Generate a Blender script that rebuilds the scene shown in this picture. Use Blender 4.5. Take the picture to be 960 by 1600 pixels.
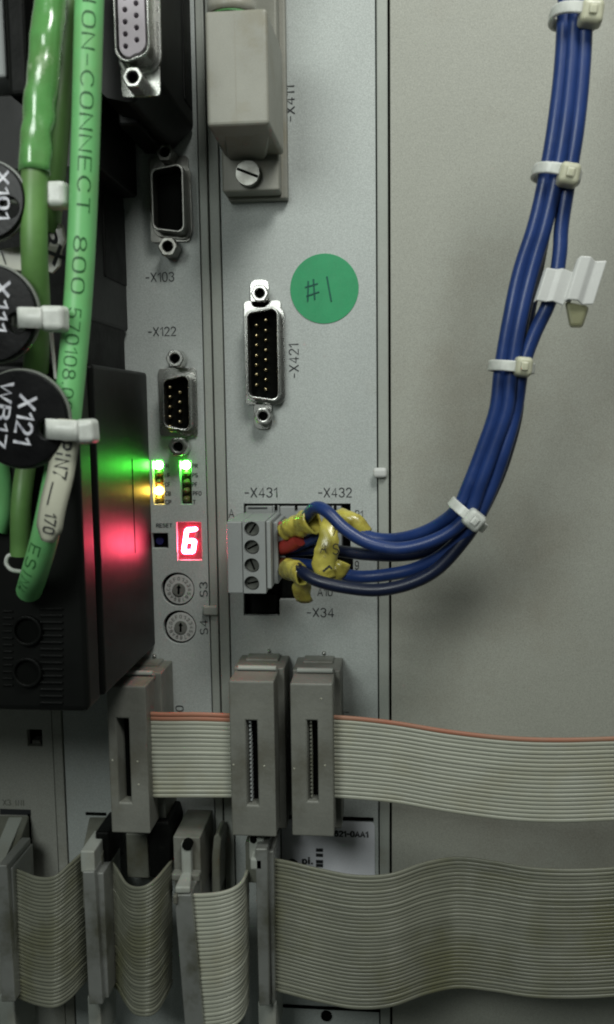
import bpy, bmesh, math, random
import numpy as np
from mathutils import Vector, Matrix, noise
random.seed(7)
sc = bpy.context.scene
for o in list(bpy.data.objects): bpy.data.objects.remove(o)
COL = sc.collection
pi = math.pi
# ---------------------------------------------------------------- camera
F = 1386.0; CX, CY = 480.0, 800.0; DIST = 242.0        # focal length in photo px, photo centre, mm to the panel
down = Vector((161.0, 12465.0, F)).normalized()          # where the panel's verticals meet (photo frame: x right, y down, z forward)
fwd = Vector((130.0, -156.0, F)); fwd = (fwd - down * fwd.dot(down)).normalized()
rgt = down.cross(fwd).normalized()
if rgt.x < 0: rgt = -rgt
Rm = Matrix((rgt, fwd, -down))                           # photo frame -> world (X right, Y into panel, Z up)
def ray(px, py): return Rm @ Vector((px - CX, py - CY, F))
cam = bpy.data.cameras.new('camera'); camo = bpy.data.objects.new('camera', cam); COL.objects.link(camo)
cx_ = Rm @ Vector((1, 0, 0)); cy_ = Rm @ Vector((0, -1, 0)); cz_ = Rm @ Vector((0, 0, -1))
M4 = Matrix((cx_, cy_, cz_)).transposed().to_4x4(); M4.translation = Vector((0, -DIST * .001, 0))
camo.matrix_world = M4
cam.sensor_fit = 'VERTICAL'; cam.sensor_height = 24; cam.lens = 24 * F / 1600
cam.clip_start = .005; cam.clip_end = 10
cam.dof.use_dof = True; cam.dof.focus_distance = .236; cam.dof.aperture_fstop = 14
sc.camera = camo
# ---------------------------------------------------------------- light (enclosure lit by two ceiling tubes of the room)
w = bpy.data.worlds.new("World"); sc.world = w; w.use_nodes = True
w.node_tree.nodes['Background'].inputs[0].default_value = (.80, .92, .84, 1)
w.node_tree.nodes['Background'].inputs[1].default_value = .05
def area(name, loc, size, sy, power, col):
    l = bpy.data.lights.new(name, 'AREA'); l.shape = 'RECTANGLE'; l.size = size; l.size_y = sy; l.energy = power; l.color = col
    o = bpy.data.objects.new(name, l); COL.objects.link(o); o.location = loc
    d = Vector((0, 0, -.02)) - Vector(loc); o.rotation_euler = d.to_track_quat('-Z', 'Y').to_euler()
area('ceiling_lamp_right', (.09, -.26, .32), .13, .11, 1.14, (.98, 1, .95))
area('ceiling_lamp_left', (-.13, -.32, .13), .13, .11, .53, (.94, 1, .95))
sc.view_settings.view_transform = 'Standard'; sc.view_settings.look = 'None'; sc.view_settings.gamma = 1; sc.view_settings.exposure = 0
sc.render.engine = 'CYCLES'; sc.cycles.filter_width = 2.0

# ---------------------------------------------------------------- helpers (mm; points are (X, Z, h), h = height off the panel)
def W(px, py, h=0.0):
    d = ray(px, py); t = (DIST - h) / d.y
    return (d.x * t, d.z * t)
def P(px, py, h=0.0):
    x, z = W(px, py, h); return Vector((x, z, h))
def mmpx(px, py, h=0.0):
    d = ray(px, py); return (DIST - h) / d.y
def T(p): return Vector((p[0] * .001, -p[2] * .001, p[1] * .001))
ORG = {}
def root(name, label, cat, p, group=None):
    o = bpy.data.objects.new(name, None); COL.objects.link(o); o.empty_display_size = .005
    o.location = T(p); ORG[o.name] = T(p); o['label'] = label; o['category'] = cat
    if group: o['group'] = group
    return o
class MB:
    def __init__(s): s.bm = bmesh.new()
    def v(s, p): return s.bm.verts.new(T(p))
    def f(s, vs):
        try: return s.bm.faces.new(vs)
        except ValueError: return None
    def hexa(s, a, b):
        """a, b: two 4-point loops (X,Z,h)"""
        A = [s.v(p) for p in a]; B = [s.v(p) for p in b]; n = len(A)
        s.f(A); s.f(B[::-1])
        for i in range(n): s.f([A[i], A[(i + 1) % n], B[(i + 1) % n], B[i]])
        return s
    def box(s, x0, x1, z0, z1, h0, h1):
        return s.hexa([(x0, z0, h0), (x1, z0, h0), (x1, z1, h0), (x0, z1, h0)], [(x0, z0, h1), (x1, z0, h1), (x1, z1, h1), (x0, z1, h1)])
    def boxpx(s, x0, y0, x1, y1, h0, h1):
        """front face given in photo px at height h1, extruded back to h0"""
        a = W(x0, (y0+y1)/2, h1)[0]; b = W(x1, (y0+y1)/2, h1)[0]; t = W((x0+x1)/2, y0, h1)[1]; u = W((x0+x1)/2, y1, h1)[1]
        return s.box(a, b, u, t, h0, h1)
    def quadpx(s, pts, h0, h1):
        c = [W(x, y, h1) for x, y in pts]
        return s.hexa([(x, z, h0) for x, z in c], [(x, z, h1) for x, z in c])
    def slab(s, outer, holes, h0, h1, back=False):
        loops = [outer] + holes; es = []; fr = []
        for lp in loops:
            vs = [s.v((x, z, h1)) for x, z in lp]; fr.append(vs)
            for i in range(len(vs)): es.append(s.bm.edges.new((vs[i], vs[(i + 1) % len(vs)])))
        bmesh.ops.triangle_fill(s.bm, edges=es, use_beauty=True, use_dissolve=False)
        for lp, vs in zip(loops, fr):
            bs = [s.v((x, z, h0)) for x, z in lp]
            for i in range(len(vs)): s.f([vs[i], vs[(i + 1) % len(vs)], bs[(i + 1) % len(vs)], bs[i]])
            if back and lp is outer and not holes: s.f(bs)
        return s
    def cyl(s, x, z, r, h0, h1, n=20, r2=None):
        r2 = r if r2 is None else r2
        a = [s.v((x + r*math.cos(2*pi*i/n), z + r*math.sin(2*pi*i/n), h0)) for i in range(n)]
        b = [s.v((x + r2*math.cos(2*pi*i/n), z + r2*math.sin(2*pi*i/n), h1)) for i in range(n)]
        s.f(a); s.f(b)
        for i in range(n): s.f([a[i], a[(i+1) % n], b[(i+1) % n], b[i]])
        return s
    def dome(s, x, z, r, h0, hh, n=14, m=4):
        prev = None
        for j in range(m):
            t = j/m*pi/2; ring = [s.v((x + r*math.cos(t)*math.cos(2*pi*i/n), z + r*math.cos(t)*math.sin(2*pi*i/n), h0 + hh*math.sin(t))) for i in range(n)]
            if prev:
                for i in range(n): s.f([prev[i], prev[(i+1) % n], ring[(i+1) % n], ring[i]])
            prev = ring
        top = s.v((x, z, h0 + hh))
        for i in range(n): s.f([prev[i], prev[(i+1) % n], top])
        return s
    def sweep(s, pts, radii, n=14, flat=1.0, caps=True, wob=0.0, seed=0, inner=None):
        """tube through points (X,Z,h); radii per point; flat scales the depth axis"""
        pts = [Vector(p) for p in pts]; fr = frames(pts); rings = []
        for k, (p, (tg, a, b)) in enumerate(zip(pts, fr)):
            r = radii[k] if hasattr(radii, '__len__') else radii; ring = []
            for i in range(n):
                th = 2*pi*i/n; rr = r
                if wob: rr = r*(1 + wob*noise.noise(Vector((math.cos(th)*1.3, math.sin(th)*1.3, k*.35 + seed))))
                ring.append(s.v(p + a*(rr*math.cos(th)) + b*(rr*flat*math.sin(th))))
            rings.append(ring)
        for A, B in zip(rings, rings[1:]):
            for i in range(n): s.f([A[i], A[(i+1) % n], B[(i+1) % n], B[i]])
        if caps: s.f(rings[0]); s.f(rings[-1])
        return s
    def build(s, name, mat, parent=None, smooth=False, bevel=0, seg=2, recalc=True, solid=0, ang=40):
        if recalc: bmesh.ops.recalc_face_normals(s.bm, faces=s.bm.faces)
        co = [v.co.copy() for v in s.bm.verts]
        c = (Vector((min(v.x for v in co), min(v.y for v in co), min(v.z for v in co))) + Vector((max(v.x for v in co), max(v.y for v in co), max(v.z for v in co))))/2
        for v in s.bm.verts: v.co -= c
        if smooth:
            for f in s.bm.faces: f.smooth = True
        me = bpy.data.meshes.new(name); s.bm.to_mesh(me); s.bm.free()
        me.materials.append(mat)
        o = bpy.data.objects.new(name, me); COL.objects.link(o)
        if parent is not None: o.parent = parent; o.location = c - ORG[parent.name]
        else: o.location = c
        ORG[o.name] = c
        if solid:
            m = o.modifiers.new('thickness', 'SOLIDIFY'); m.thickness = solid*.001; m.offset = 0
        if bevel:
            m = o.modifiers.new('bevel', 'BEVEL'); m.width = bevel*.001; m.segments = seg; m.limit_method = 'ANGLE'; m.angle_limit = math.radians(ang); m.harden_normals = False
        if smooth and bevel == 0:
            try: me.set_sharp_from_angle(angle=math.radians(45))
            except Exception: pass
        return o
def tag(o, label, cat, group=None):
    o['label'] = label; o['category'] = cat
    if group: o['group'] = group
    return o
def frames(pts):
    out = []; ref = Vector((0, 0, 1)); n = len(pts)
    for i in range(n):
        t = (pts[min(i+1, n-1)] - pts[max(i-1, 0)]).normalized()
        if i == 0:
            if abs(t.dot(ref)) > .9: ref = Vector((1, 0, 0))
            a = t.cross(ref).normalized()
        else:
            a = (a - t*a.dot(t)).normalized()
        b = a.cross(t).normalized() * -1
        out.append((t, a, b))
    return out
def spline(pts, m=8):
    pts = [Vector(p) for p in pts]; out = []
    q = [pts[0]*2 - pts[1]] + pts + [pts[-1]*2 - pts[-2]]
    for i in range(1, len(q)-2):
        for j in range(m):
            t = j/m; a, b, c, d = q[i-1], q[i], q[i+1], q[i+2]
            out.append(.5*((2*b) + (c-a)*t + (2*a-5*b+4*c-d)*t*t + (-a+3*b-3*c+d)*t**3))
    out.append(pts[-1]); return out
def rrect(cx, cz, w_, h_, r, k=0.0, n=5, wl=None):
    """rounded rectangle; k narrows the left side top and bottom (D shape)"""
    pts = []
    cs = [(w_/2, h_/2, 0, 0), (-w_/2, h_/2 - k, 90, 1), (-w_/2, -h_/2 + k, 180, 2), (w_/2, -h_/2, 270, 3)]
    sx = [-1, 1, 1, -1]; sz = [-1, -1, 1, 1]
    for i, (x, z, a0, q) in enumerate(cs):
        for j in range(n+1):
            a = math.radians(a0 + 90*j/n); pts.append((cx + x + sx[i]*r + r*math.cos(a), cz + z + sz[i]*r + r*math.sin(a)))
    return pts
def circ(cx, cz, r, n=28, hexa=False):
    out = []
    for i in range(n):
        a = 2*pi*i/n; rr = r
        if hexa:
            b = (a % (pi/3)) - pi/6; rr = min(r*1.0, r*.9/math.cos(b))
        out.append((cx + rr*math.cos(a), cz + rr*math.sin(a)))
    return out
def rectpx(x0, y0, x1, y1, h=0):
    a = W(x0, (y0+y1)/2, h)[0]; b = W(x1, (y0+y1)/2, h)[0]; t = W((x0+x1)/2, y0, h)[1]; u = W((x0+x1)/2, y1, h)[1]
    return [(a, u), (b, u), (b, t), (a, t)]

# ---------------------------------------------------------------- materials
def nt(name):
    m = bpy.data.materials.new(name); m.use_nodes = True; t = m.node_tree; return m, t, t.nodes['Principled BSDF']
def mat(name, col, rough=.5, metal=0, var=.12, vscale=60, col2=None, dirt=None, dscale=25, dlo=.52, dhi=.72, bump=.0, bscale=900, speck=0, coat=0, sss=0, trans=0, ior=1.45, emit=None, es=0, rvar=.12, spec=.5, alpha=1):
    m, t, b = nt(name); N = t.nodes; L = t.links
    co = N.new('ShaderNodeTexCoord')
    def nz(scale, det=4, ro=.55):
        n = N.new('ShaderNodeTexNoise'); n.inputs['Scale'].default_value = scale; n.inputs['Detail'].default_value = det; n.inputs['Roughness'].default_value = ro
        L.new(co.outputs['Object'], n.inputs['Vector']); return n
    def mix(fac, a, bb, mode='MIX'):
        x = N.new('ShaderNodeMix'); x.data_type = 'RGBA'; x.blend_type = mode
        if isinstance(fac, (int, float)): x.inputs['Factor'].default_value = fac
        else: L.new(fac, x.inputs['Factor'])
        for i, s_ in ((6, a), (7, bb)):
            if isinstance(s_, tuple): x.inputs[i].default_value = (*s_[:3], 1)
            else: L.new(s_, x.inputs[i])
        return x.outputs[2]
    c2 = col2 or tuple(c*(1-var*1.6) for c in col)
    n1 = nz(vscale); r = N.new('ShaderNodeMapRange'); r.inputs[1].default_value = .35; r.inputs[2].default_value = .68; L.new(n1.outputs['Fac'], r.inputs[0])
    c = mix(r.outputs[0], col, c2)
    if dirt:
        n2 = nz(dscale, 8, .65); r2 = N.new('ShaderNodeMapRange'); r2.inputs[1].default_value = dlo; r2.inputs[2].default_value = dhi; L.new(n2.outputs['Fac'], r2.inputs[0])
        c = mix(r2.outputs[0], c, dirt)
    if speck:
        n3 = nz(3200, 2, .9); r3 = N.new('ShaderNodeMapRange'); r3.inputs[1].default_value = .3; r3.inputs[2].default_value = .7
        r3.inputs[3].default_value = 1-speck; r3.inputs[4].default_value = 1+speck; L.new(n3.outputs['Fac'], r3.inputs[0])
        h = N.new('ShaderNodeHueSaturation'); L.new(r3.outputs[0], h.inputs['Value']); L.new(c, h.inputs['Color']); c = h.outputs[0]
    L.new(c, b.inputs['Base Color'])
    n4 = nz(vscale*3, 5); r4 = N.new('ShaderNodeMapRange'); r4.inputs[3].default_value = max(.02, rough-rvar); r4.inputs[4].default_value = min(1, rough+rvar); L.new(n4.outputs['Fac'], r4.inputs[0]); L.new(r4.outputs[0], b.inputs['Roughness'])
    b.inputs['Metallic'].default_value = metal; b.inputs['Coat Weight'].default_value = coat; b.inputs['Coat Roughness'].default_value = .15
    b.inputs['Subsurface Weight'].default_value = sss
    if sss: b.inputs['Subsurface Radius'].default_value = (1, 1, 1); b.inputs['Subsurface Scale'].default_value = .0015
    b.inputs['Transmission Weight'].default_value = trans; b.inputs['IOR'].default_value = ior; b.inputs['Alpha'].default_value = alpha
    b.inputs['Specular IOR Level'].default_value = spec
    if emit: b.inputs['Emission Color'].default_value = (*emit, 1); b.inputs['Emission Strength'].default_value = es
    if bump:
        n5 = nz(bscale, 6, .6); bp = N.new('ShaderNodeBump'); bp.inputs['Strength'].default_value = bump; bp.inputs['Distance'].default_value = .0004
        L.new(n5.outputs['Fac'], bp.inputs['Height']); L.new(bp.outputs[0], b.inputs['Normal'])
    return m
M = {}
M['plate'] = mat('grey_paint', (.425, .455, .438), .52, var=.06, vscale=18, dirt=(.33, .325, .29), dscale=14, dlo=.55, dhi=.85, bump=.12, bscale=1600, speck=.24)
M['plate_old'] = mat('grimy_grey_paint', (.33, .335, .30), .6, var=.1, vscale=25, dirt=(.20, .19, .14), dscale=40, dlo=.48, dhi=.8, bump=.15, bscale=1400, speck=.2)
M['panel'] = mat('beige_grey_paint', (.345, .35, .305), .5, var=.08, vscale=9, dirt=(.255, .24, .195), dscale=16, dlo=.52, dhi=.82, bump=.12, bscale=1500, speck=.22)
M['lip'] = mat('grey_plastic_lip', (.35, .37, .335), .5, var=.08, vscale=40, dirt=(.27, .26, .21), dscale=50, dlo=.55, dhi=.8, speck=.1)
M['void'] = mat('dark_interior', (.004, .0045, .004), .9, spec=.05)
M['ink'] = mat('black_ink', (.02, .022, .025), .6, var=0)
M['ink_old'] = mat('faded_ink', (.14, .14, .12), .7)
M['black'] = mat('black_plastic', (.004, .0045, .004), .5, spec=.14, var=.25, bump=.25, bscale=900, speck=.1, dirt=(.009, .0095, .008), dscale=120, dlo=.55, dhi=.75)
M['gloss_black'] = mat('dusty_black_housing', (.004, .0045, .004), .42, spec=.26, var=.2, bump=.06, bscale=500, rvar=.05)
M['chrome'] = mat('tinned_steel', (.60, .60, .575), .27, metal=1, var=.06, vscale=60, dirt=(.45, .44, .40), dscale=120, dlo=.62, dhi=.85, rvar=.06)
M['dull_steel'] = mat('dull_steel', (.30, .30, .28), .42, metal=1, var=.1, dirt=(.14, .135, .12), dscale=120, dlo=.5, dhi=.75)
M['clamp'] = mat('worn_clamp_metal', (.34, .35, .33), .36, metal=.55, var=.15, vscale=70, dirt=(.13, .13, .09), dscale=80, dlo=.45, dhi=.68, bump=.1, bscale=500)
M['pin'] = mat('gold_pins', (.80, .66, .38), .25, metal=1)
M['insert_white'] = mat('pale_insert', (.50, .46, .50), .5)
M['hood'] = mat('aged_grey_plastic', (.265, .262, .225), .48, var=.08, vscale=80, dirt=(.20, .18, .12), dscale=90, dlo=.52, dhi=.78, bump=.12, bscale=700, speck=.08, rvar=.06)
M['plug'] = mat('grey_terminal_plastic', (.29, .305, .30), .45, var=.06, vscale=80, bump=.08, bscale=700, speck=.06)
M['idc'] = mat('grey_idc_plastic', (.185, .188, .165), .45, var=.14, vscale=100, dirt=(.105, .10, .075), dscale=60, dlo=.48, dhi=.72, bump=.2, bscale=800, speck=.08)
M['idc_dirty'] = mat('dusty_idc_plastic', (.165, .17, .14), .5, var=.15, vscale=120, dirt=(.11, .105, .07), dscale=110, dlo=.46, dhi=.7, bump=.2, bscale=700, speck=.1)
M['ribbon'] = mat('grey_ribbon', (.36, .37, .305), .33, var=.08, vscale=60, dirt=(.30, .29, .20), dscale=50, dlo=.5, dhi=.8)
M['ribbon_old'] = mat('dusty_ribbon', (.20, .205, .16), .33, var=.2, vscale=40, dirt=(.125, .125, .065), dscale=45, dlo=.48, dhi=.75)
M['red_strand'] = mat('faded_red_strand', (.38, .14, .085), .5, var=.1, col2=(.32, .18, .12))
M['blue'] = mat('blue_insulation', (.016, .042, .165), .38, coat=.05, var=.15, vscale=150, bump=.08, bscale=500, rvar=.08, dirt=(.04, .065, .17), dscale=120, dlo=.6, dhi=.8)
M['shaded_blue'] = mat('shaded_blue_insulation', (.006, .011, .034), .38, coat=.05, var=.15, vscale=150, bump=.08, bscale=500)  # dark copy of the blue insulation, shade on the lower wires put into the colour
M['blackwire'] = mat('black_insulation', (.01, .012, .015), .45)
M['green'] = mat('green_cable_jacket', (.155, .45, .165), .42, var=.12, vscale=70, bump=.06, bscale=500, dirt=(.16, .34, .12), dscale=60, dlo=.5, dhi=.8, rvar=.05)
M['green_dark'] = mat('dull_green_jacket', (.11, .235, .065), .45, var=.2, vscale=90, dirt=(.12, .19, .07), dscale=60)
M['film'] = mat('taped_green_film', (.10, .30, .085), .26, var=.3, vscale=120, col2=(.09, .20, .06), bump=.9, bscale=70, coat=1, rvar=.1, dirt=(.30, .42, .25), dscale=60, dlo=.58, dhi=.66)
M['nylon'] = mat('natural_nylon', (.60, .62, .58), .33, var=.16, vscale=220, sss=.6, bump=.12, bscale=260)
M['nylon_y'] = mat('yellowed_nylon', (.56, .56, .42), .33, var=.16, vscale=220, sss=.6, bump=.1, bscale=400)
M['yellow'] = mat('yellow_marker_sleeve', (.56, .50, .10), .28, var=.2, vscale=260, col2=(.36, .30, .05), dirt=(.16, .12, .03), dscale=160, dlo=.55, dhi=.75, bump=.7, bscale=330, coat=.5, rvar=.12)
M['red_sleeve'] = mat('red_ferrule', (.42, .05, .04), .4)
M['brown_sleeve'] = mat('brown_ferrule', (.13, .045, .02), .4)
M['white'] = mat('white_marker', (.58, .59, .57), .4, var=.05, bump=.1, speck=.05)
M['clear'] = mat('cloudy_clear_tip', (.42, .42, .26), .3, trans=.5, sss=.0)
M['sticker'] = mat('green_paper', (.024, .30, .12), .55, var=.06, vscale=200, bump=.08, bscale=1500, speck=.08)
M['pen'] = mat('pen_line', (.012, .12, .085), .6)
M['card'] = mat('white_label_paper', (.74, .75, .80), .5, var=.04, speck=.06)
M['tagwhite'] = mat('label_strip', (.50, .50, .40), .3, var=.08, coat=.5, bump=.2, bscale=200)
M['disc'] = mat('black_tag_plastic', (.003, .003, .0035), .3, spec=.2, var=.2, bump=.2, bscale=250)
M['engraved'] = mat('embossed_white', (.62, .62, .66), .35, var=.4, vscale=500, col2=(.2, .2, .24))
M['dial'] = mat('grey_dial', (.52, .53, .51), .5)
M['hub'] = mat('dial_hub', (.17, .175, .16), .5)
M['led_green'] = mat('lit_green_led', (.2, .8, .3), .4, emit=(.09, 1.0, .07), es=80)
M['led_yellow'] = mat('lit_yellow_led', (.8, .7, .3), .4, emit=(1.0, .62, .08), es=38)
M['led_off'] = mat('unlit_led', (.16, .14, .05), .35, var=.3)
M['led_off_red'] = mat('unlit_red_led', (.12, .035, .015), .35)
M['led_bed'] = mat('led_recess', (.035, .025, .008), .5)
M['display'] = mat('lit_display_face', (.16, .04, .05), .3, emit=(1.0, .14, .19), es=.14)
M['segment'] = mat('lit_segment', (.9, .5, .5), .4, emit=(1.0, .085, .16), es=105)
M['segment_off'] = mat('faint_glow_segment', (.30, .12, .14), .4, emit=(1, .25, .28), es=.25)  # segment that is off, with a faint glow put into its material
M['reset'] = mat('blue_button', (.02, .02, .10), .35)

# ---------------------------------------------------------------- lettering
def _arc(cx, cy, rx, ry, a0, a1, n=12): return [(cx + rx*math.cos(math.radians(a0 + (a1-a0)*i/n)), cy + ry*math.sin(math.radians(a0 + (a1-a0)*i/n))) for i in range(n+1)]
def _ov(w, n=24):
    o = []
    for i in range(n+1):
        t = 2*pi*i/n; c, s_ = math.cos(t), math.sin(t); o.append((w/2 + w/2*abs(c)**.75*(1 if c > 0 else -1), .5 + .5*abs(s_)**.75*(1 if s_ > 0 else -1)))
    return o
FONT = {'0': (.5, [_ov(.5)]), 'O': (.56, [_ov(.56)]), '1': (.24, [[(0, .76), (.24, 1), (.24, 0)]]), 'I': (.30, [[(.15, 0), (.15, 1)]]), '-': (.36, [[(0, .46), (.36, .46)]]), '.': (.1, [[(.05, 0), (.05, .09)]]),
 '2': (.5, [_arc(.25, .73, .25, .27, 170, -35, 12) + [(0, 0), (.5, 0)]]), '3': (.5, [_arc(.24, .755, .24, .245, 160, -80, 10), _arc(.24, .27, .26, .27, 85, -165, 12)]),
 '4': (.54, [[(.4, 0), (.4, 1), (0, .27), (.54, .27)]]), '5': (.5, [[(.46, 1), (.07, 1), (.03, .5)] + _arc(.25, .32, .25, .32, 125, -160, 12)]),
 '6': (.5, [[(.46, .85)] + _arc(.27, .72, .24, .28, 50, 170, 6) + _arc(.25, .31, .25, .31, 180, 540, 18)[0:]]), '7': (.5, [[(0, 1), (.5, 1), (.18, 0)]]),
 '8': (.5, [_arc(.25, .755, .21, .245, -90, 270, 16), _arc(.25, .265, .25, .265, 90, 450, 16)]), '9': (.5, [_arc(.25, .69, .25, .31, 0, 360, 18), [(.5, .69)] + _arc(.23, .28, .26, .28, 20, -150, 8)]),
 'X': (.56, [[(0, 0), (.56, 1)], [(0, 1), (.56, 0)]]), 'A': (.6, [[(0, 0), (.3, 1), (.6, 0)], [(.11, .34), (.49, .34)]]), 'S': (.52, [_arc(.26, .75, .24, .25, 35, 250, 10) + _arc(.26, .26, .26, .26, 70, -150, 10)]),
 'B': (.52, [[(0, 0), (0, 1), (.28, 1)] + _arc(.28, .76, .2, .24, 90, -90, 8) + [(0, .52)], [(.26, .52)] + _arc(.28, .26, .24, .26, 90, -90, 8) + [(0, 0)]]),
 'C': (.54, [_arc(.29, .5, .29, .5, 40, 320, 16)]), 'D': (.54, [[(0, 0), (0, 1), (.24, 1)] + _arc(.24, .5, .3, .5, 90, -90, 10) + [(0, 0)]]), 'E': (.48, [[(.48, 1), (0, 1), (0, 0), (.48, 0)], [(0, .52), (.42, .52)]]),
 'F': (.46, [[(.46, 1), (0, 1), (0, 0)], [(0, .5), (.4, .5)]]), 'N': (.54, [[(0, 0), (0, 1), (.54, 0), (.54, 1)]]), 'T': (.54, [[(0, 1), (.54, 1)], [(.27, 1), (.27, 0)]]),
 'P': (.5, [[(0, 0), (0, 1), (.26, 1)] + _arc(.26, .74, .24, .26, 90, -90, 8) + [(0, .48)]]), 'R': (.52, [[(0, 0), (0, 1), (.26, 1)] + _arc(.26, .75, .23, .25, 90, -90, 8) + [(0, .5)], [(.26, .5), (.52, 0)]]),
 'W': (.8, [[(0, 1), (.2, 0), (.4, .9), (.6, 0), (.8, 1)]]), '/': (.3, [[(0, 0), (.3, 1)]]), '_': (1.0, [[(0, .5), (1.0, .5)]]), ' ': (.3, []), 'p': (.4, [[(.0, -.25), (.0, .6)], _arc(.2, .3, .2, .3, 0, 360, 14)]), 'i': (.1, [[(.05, 0), (.05, .6)], [(.05, .78), (.05, .9)]])}
def glyphs(s, thin=-.004):
    """stroke lettering in the unit box: vertices (u, v, layer) and quads; thin sets the stroke weight"""
    sw = .075 + thin*2.2; gap = .24; x = 0; V = []; Fs = []; lay = 0
    for ch in s:
        w_, strokes = FONT[ch]
        for st_ in strokes:
            lay += 1; p = [np.array(q) for q in st_]; n = len(p); pr_ = None
            closed = np.allclose(p[0], p[-1])
            for i in range(n):
                a = p[(i-1) if i > 0 else (n-2 if closed else 0)]; c = p[(i+1) if i < n-1 else (1 if closed else n-1)]
                d0 = p[i]-a; d1 = c-p[i]; l0 = np.hypot(*d0); l1 = np.hypot(*d1)
                d0 = d0/l0 if l0 > 1e-9 else d1/l1; d1 = d1/l1 if l1 > 1e-9 else d0
                n0 = np.array((-d0[1], d0[0])); n1 = np.array((-d1[1], d1[0])); m_ = n0+n1; q = m_.dot(m_)
                m_ = m_*2/q if q > .35 else (m_/np.sqrt(q)*1.35 if q > 1e-4 else n1); m_ = m_ if np.hypot(*m_) < 1.35 else m_/np.hypot(*m_)*1.35
                e_ = np.zeros(2)
                if not closed and i == 0: e_ = -d1*sw*.6
                if not closed and i == n-1: e_ = d0*sw*.6
                for sg in (1, -1):
                    z = p[i] + e_ + m_*sg*sw; V.append((x + z[0], z[1], (lay % 4)*1.0))
                k_ = len(V)
                if i: Fs.append([k_-4, k_-3, k_-1, k_-2])
        x += w_ + gap
    V = np.array(V); V[:, 0] = (V[:, 0] + sw)/(x - gap + 2*sw); V[:, 1] = (V[:, 1] + sw)/(1 + 2*sw)
    return V, Fs
def text(s, px, py, wpx, hpx, rot, h, m, parent, name='printed_label', thin=-.004, thick=.08):
    """text fitted to wpx x hpx photo px, centred at px,py, turned rot degrees (clockwise in the photo)"""
    vs, fs = glyphs(s, thin); k = mmpx(px, py, h); cx, cz = W(px, py, h); a = -math.radians(rot); b = MB()
    X = []
    for u, v, ly in vs:
        u = (u-.5)*wpx*k; v = (v-.5)*hpx*k
        X.append((cx + u*math.cos(a) - v*math.sin(a), cz + u*math.sin(a) + v*math.cos(a), h + thick + ly*.012))
    V = [b.v(p) for p in X]
    for f in fs: b.f([V[i] for i in f])
    return b.build(name, m, parent)
def text_on(s, path, u0, u1, v0, v1, off, m, parent, name='printed_lettering', thin=-.006, ang0=0.0, r=3.0):
    """lettering wrapped on a tube: path = sampled centre line (X,Z,h); u0..u1 = arc-length range; v = angle range in radians around the viewer side"""
    vs, fs = glyphs(s, thin); bm = bmesh.new(); V = [bm.verts.new((u, v, ly)) for u, v, ly in vs]
    for f in fs:
        try: bm.faces.new([V[i] for i in f])
        except ValueError: pass
    bmesh.ops.triangulate(bm, faces=bm.faces); bmesh.ops.subdivide_edges(bm, edges=bm.edges, cuts=2, use_grid_fill=True)
    L = [0]
    for a, b in zip(path, path[1:]): L.append(L[-1] + (b-a).length)
    out = MB(); mp = {}
    for v in bm.verts:
        s_ = u0 + v.co.x*(u1-u0); i = max(0, min(len(path)-2, int(np.searchsorted(L, s_))-1)); t = (s_-L[i])/(L[i+1]-L[i])
        p = path[i].lerp(path[i+1], t); tg = (path[i+1]-path[i]).normalized()
        side = Vector((tg.y, -tg.x, 0)).normalized(); side = side if side.x > 0 else -side
        fr = tg.cross(side); fr = fr if fr.z > 0 else -fr
        th = v0 + v.co.y*(v1-v0)
        rr = r + off + v.co.z*.015; mp[v] = out.v(p + side*(rr*math.sin(th)) + fr*(rr*math.cos(th)))
    for f in bm.faces: out.f([mp[v] for v in f.verts])
    bm.free(); return out.build(name, m, parent)

# ---------------------------------------------------------------- the panels
XL = lambda px, py=600: W(px, py, 0)[0]
Ztop = 150; Zbot = -230
x_l0 = XL(85, 1200); x_l1 = XL(101, 1200)               # lip between left module and narrow module
x_a = XL(318.1); x_b = XL(332.7); x_c = XL(351.0); x_d = XL(589.7); x_e = XL(608.2)
b = MB(); b.box(-420, 420, -420, 320, -16, -14); cab = b.build('cabinet_back', M['void']); cab['kind'] = 'structure'
def rectmm(x0, x1, z0, z1): return [(x0, z0), (x1, z0), (x1, z1), (x0, z1)]
# large blank panel on the right
b = MB(); b.slab(rectmm(x_e + .45, 380, Zbot - 120, Ztop + 120), [], -2, 0)
rp = b.build('blank_panel', M['panel'], bevel=.25); tag(rp, 'large blank beige-grey cabinet panel right of the modules, behind the blue wires', 'panel')
# left module
modL = root('control_module', 'grimy grey module face at lower left with a small square hole', 'module', (x_l0 - 30, -80, 0))
b = MB(); b.slab(rectmm(-330, x_l0 - .15, Zbot - 120, Ztop + 120), [rectpx(43, 1140, 66, 1166)], -2, 0); b.build('face_plate', M['plate_old'], modL, bevel=.2)
b = MB(); b.box(x_l0 + .15, x_l1 - .15, Zbot - 120, Ztop + 120, -3, .5); b.build('edge_lip', M['plate_old'], modL, bevel=.25)
b = MB(); x, z = W(57, 1160, -2.5); b.box(x-1.2, x+1.2, z-2, z+.6, -6, -2.4); b.build('square_post', M['plate_old'], modL)
text('X3 INI', 22, 1254, 36, 10, 0, 0, M['ink_old'], modL)
b = MB(); b.boxpx(0, 1265, 48, 1273, 0, .25); b.build('slot_edge', M['ink'], modL)
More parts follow.
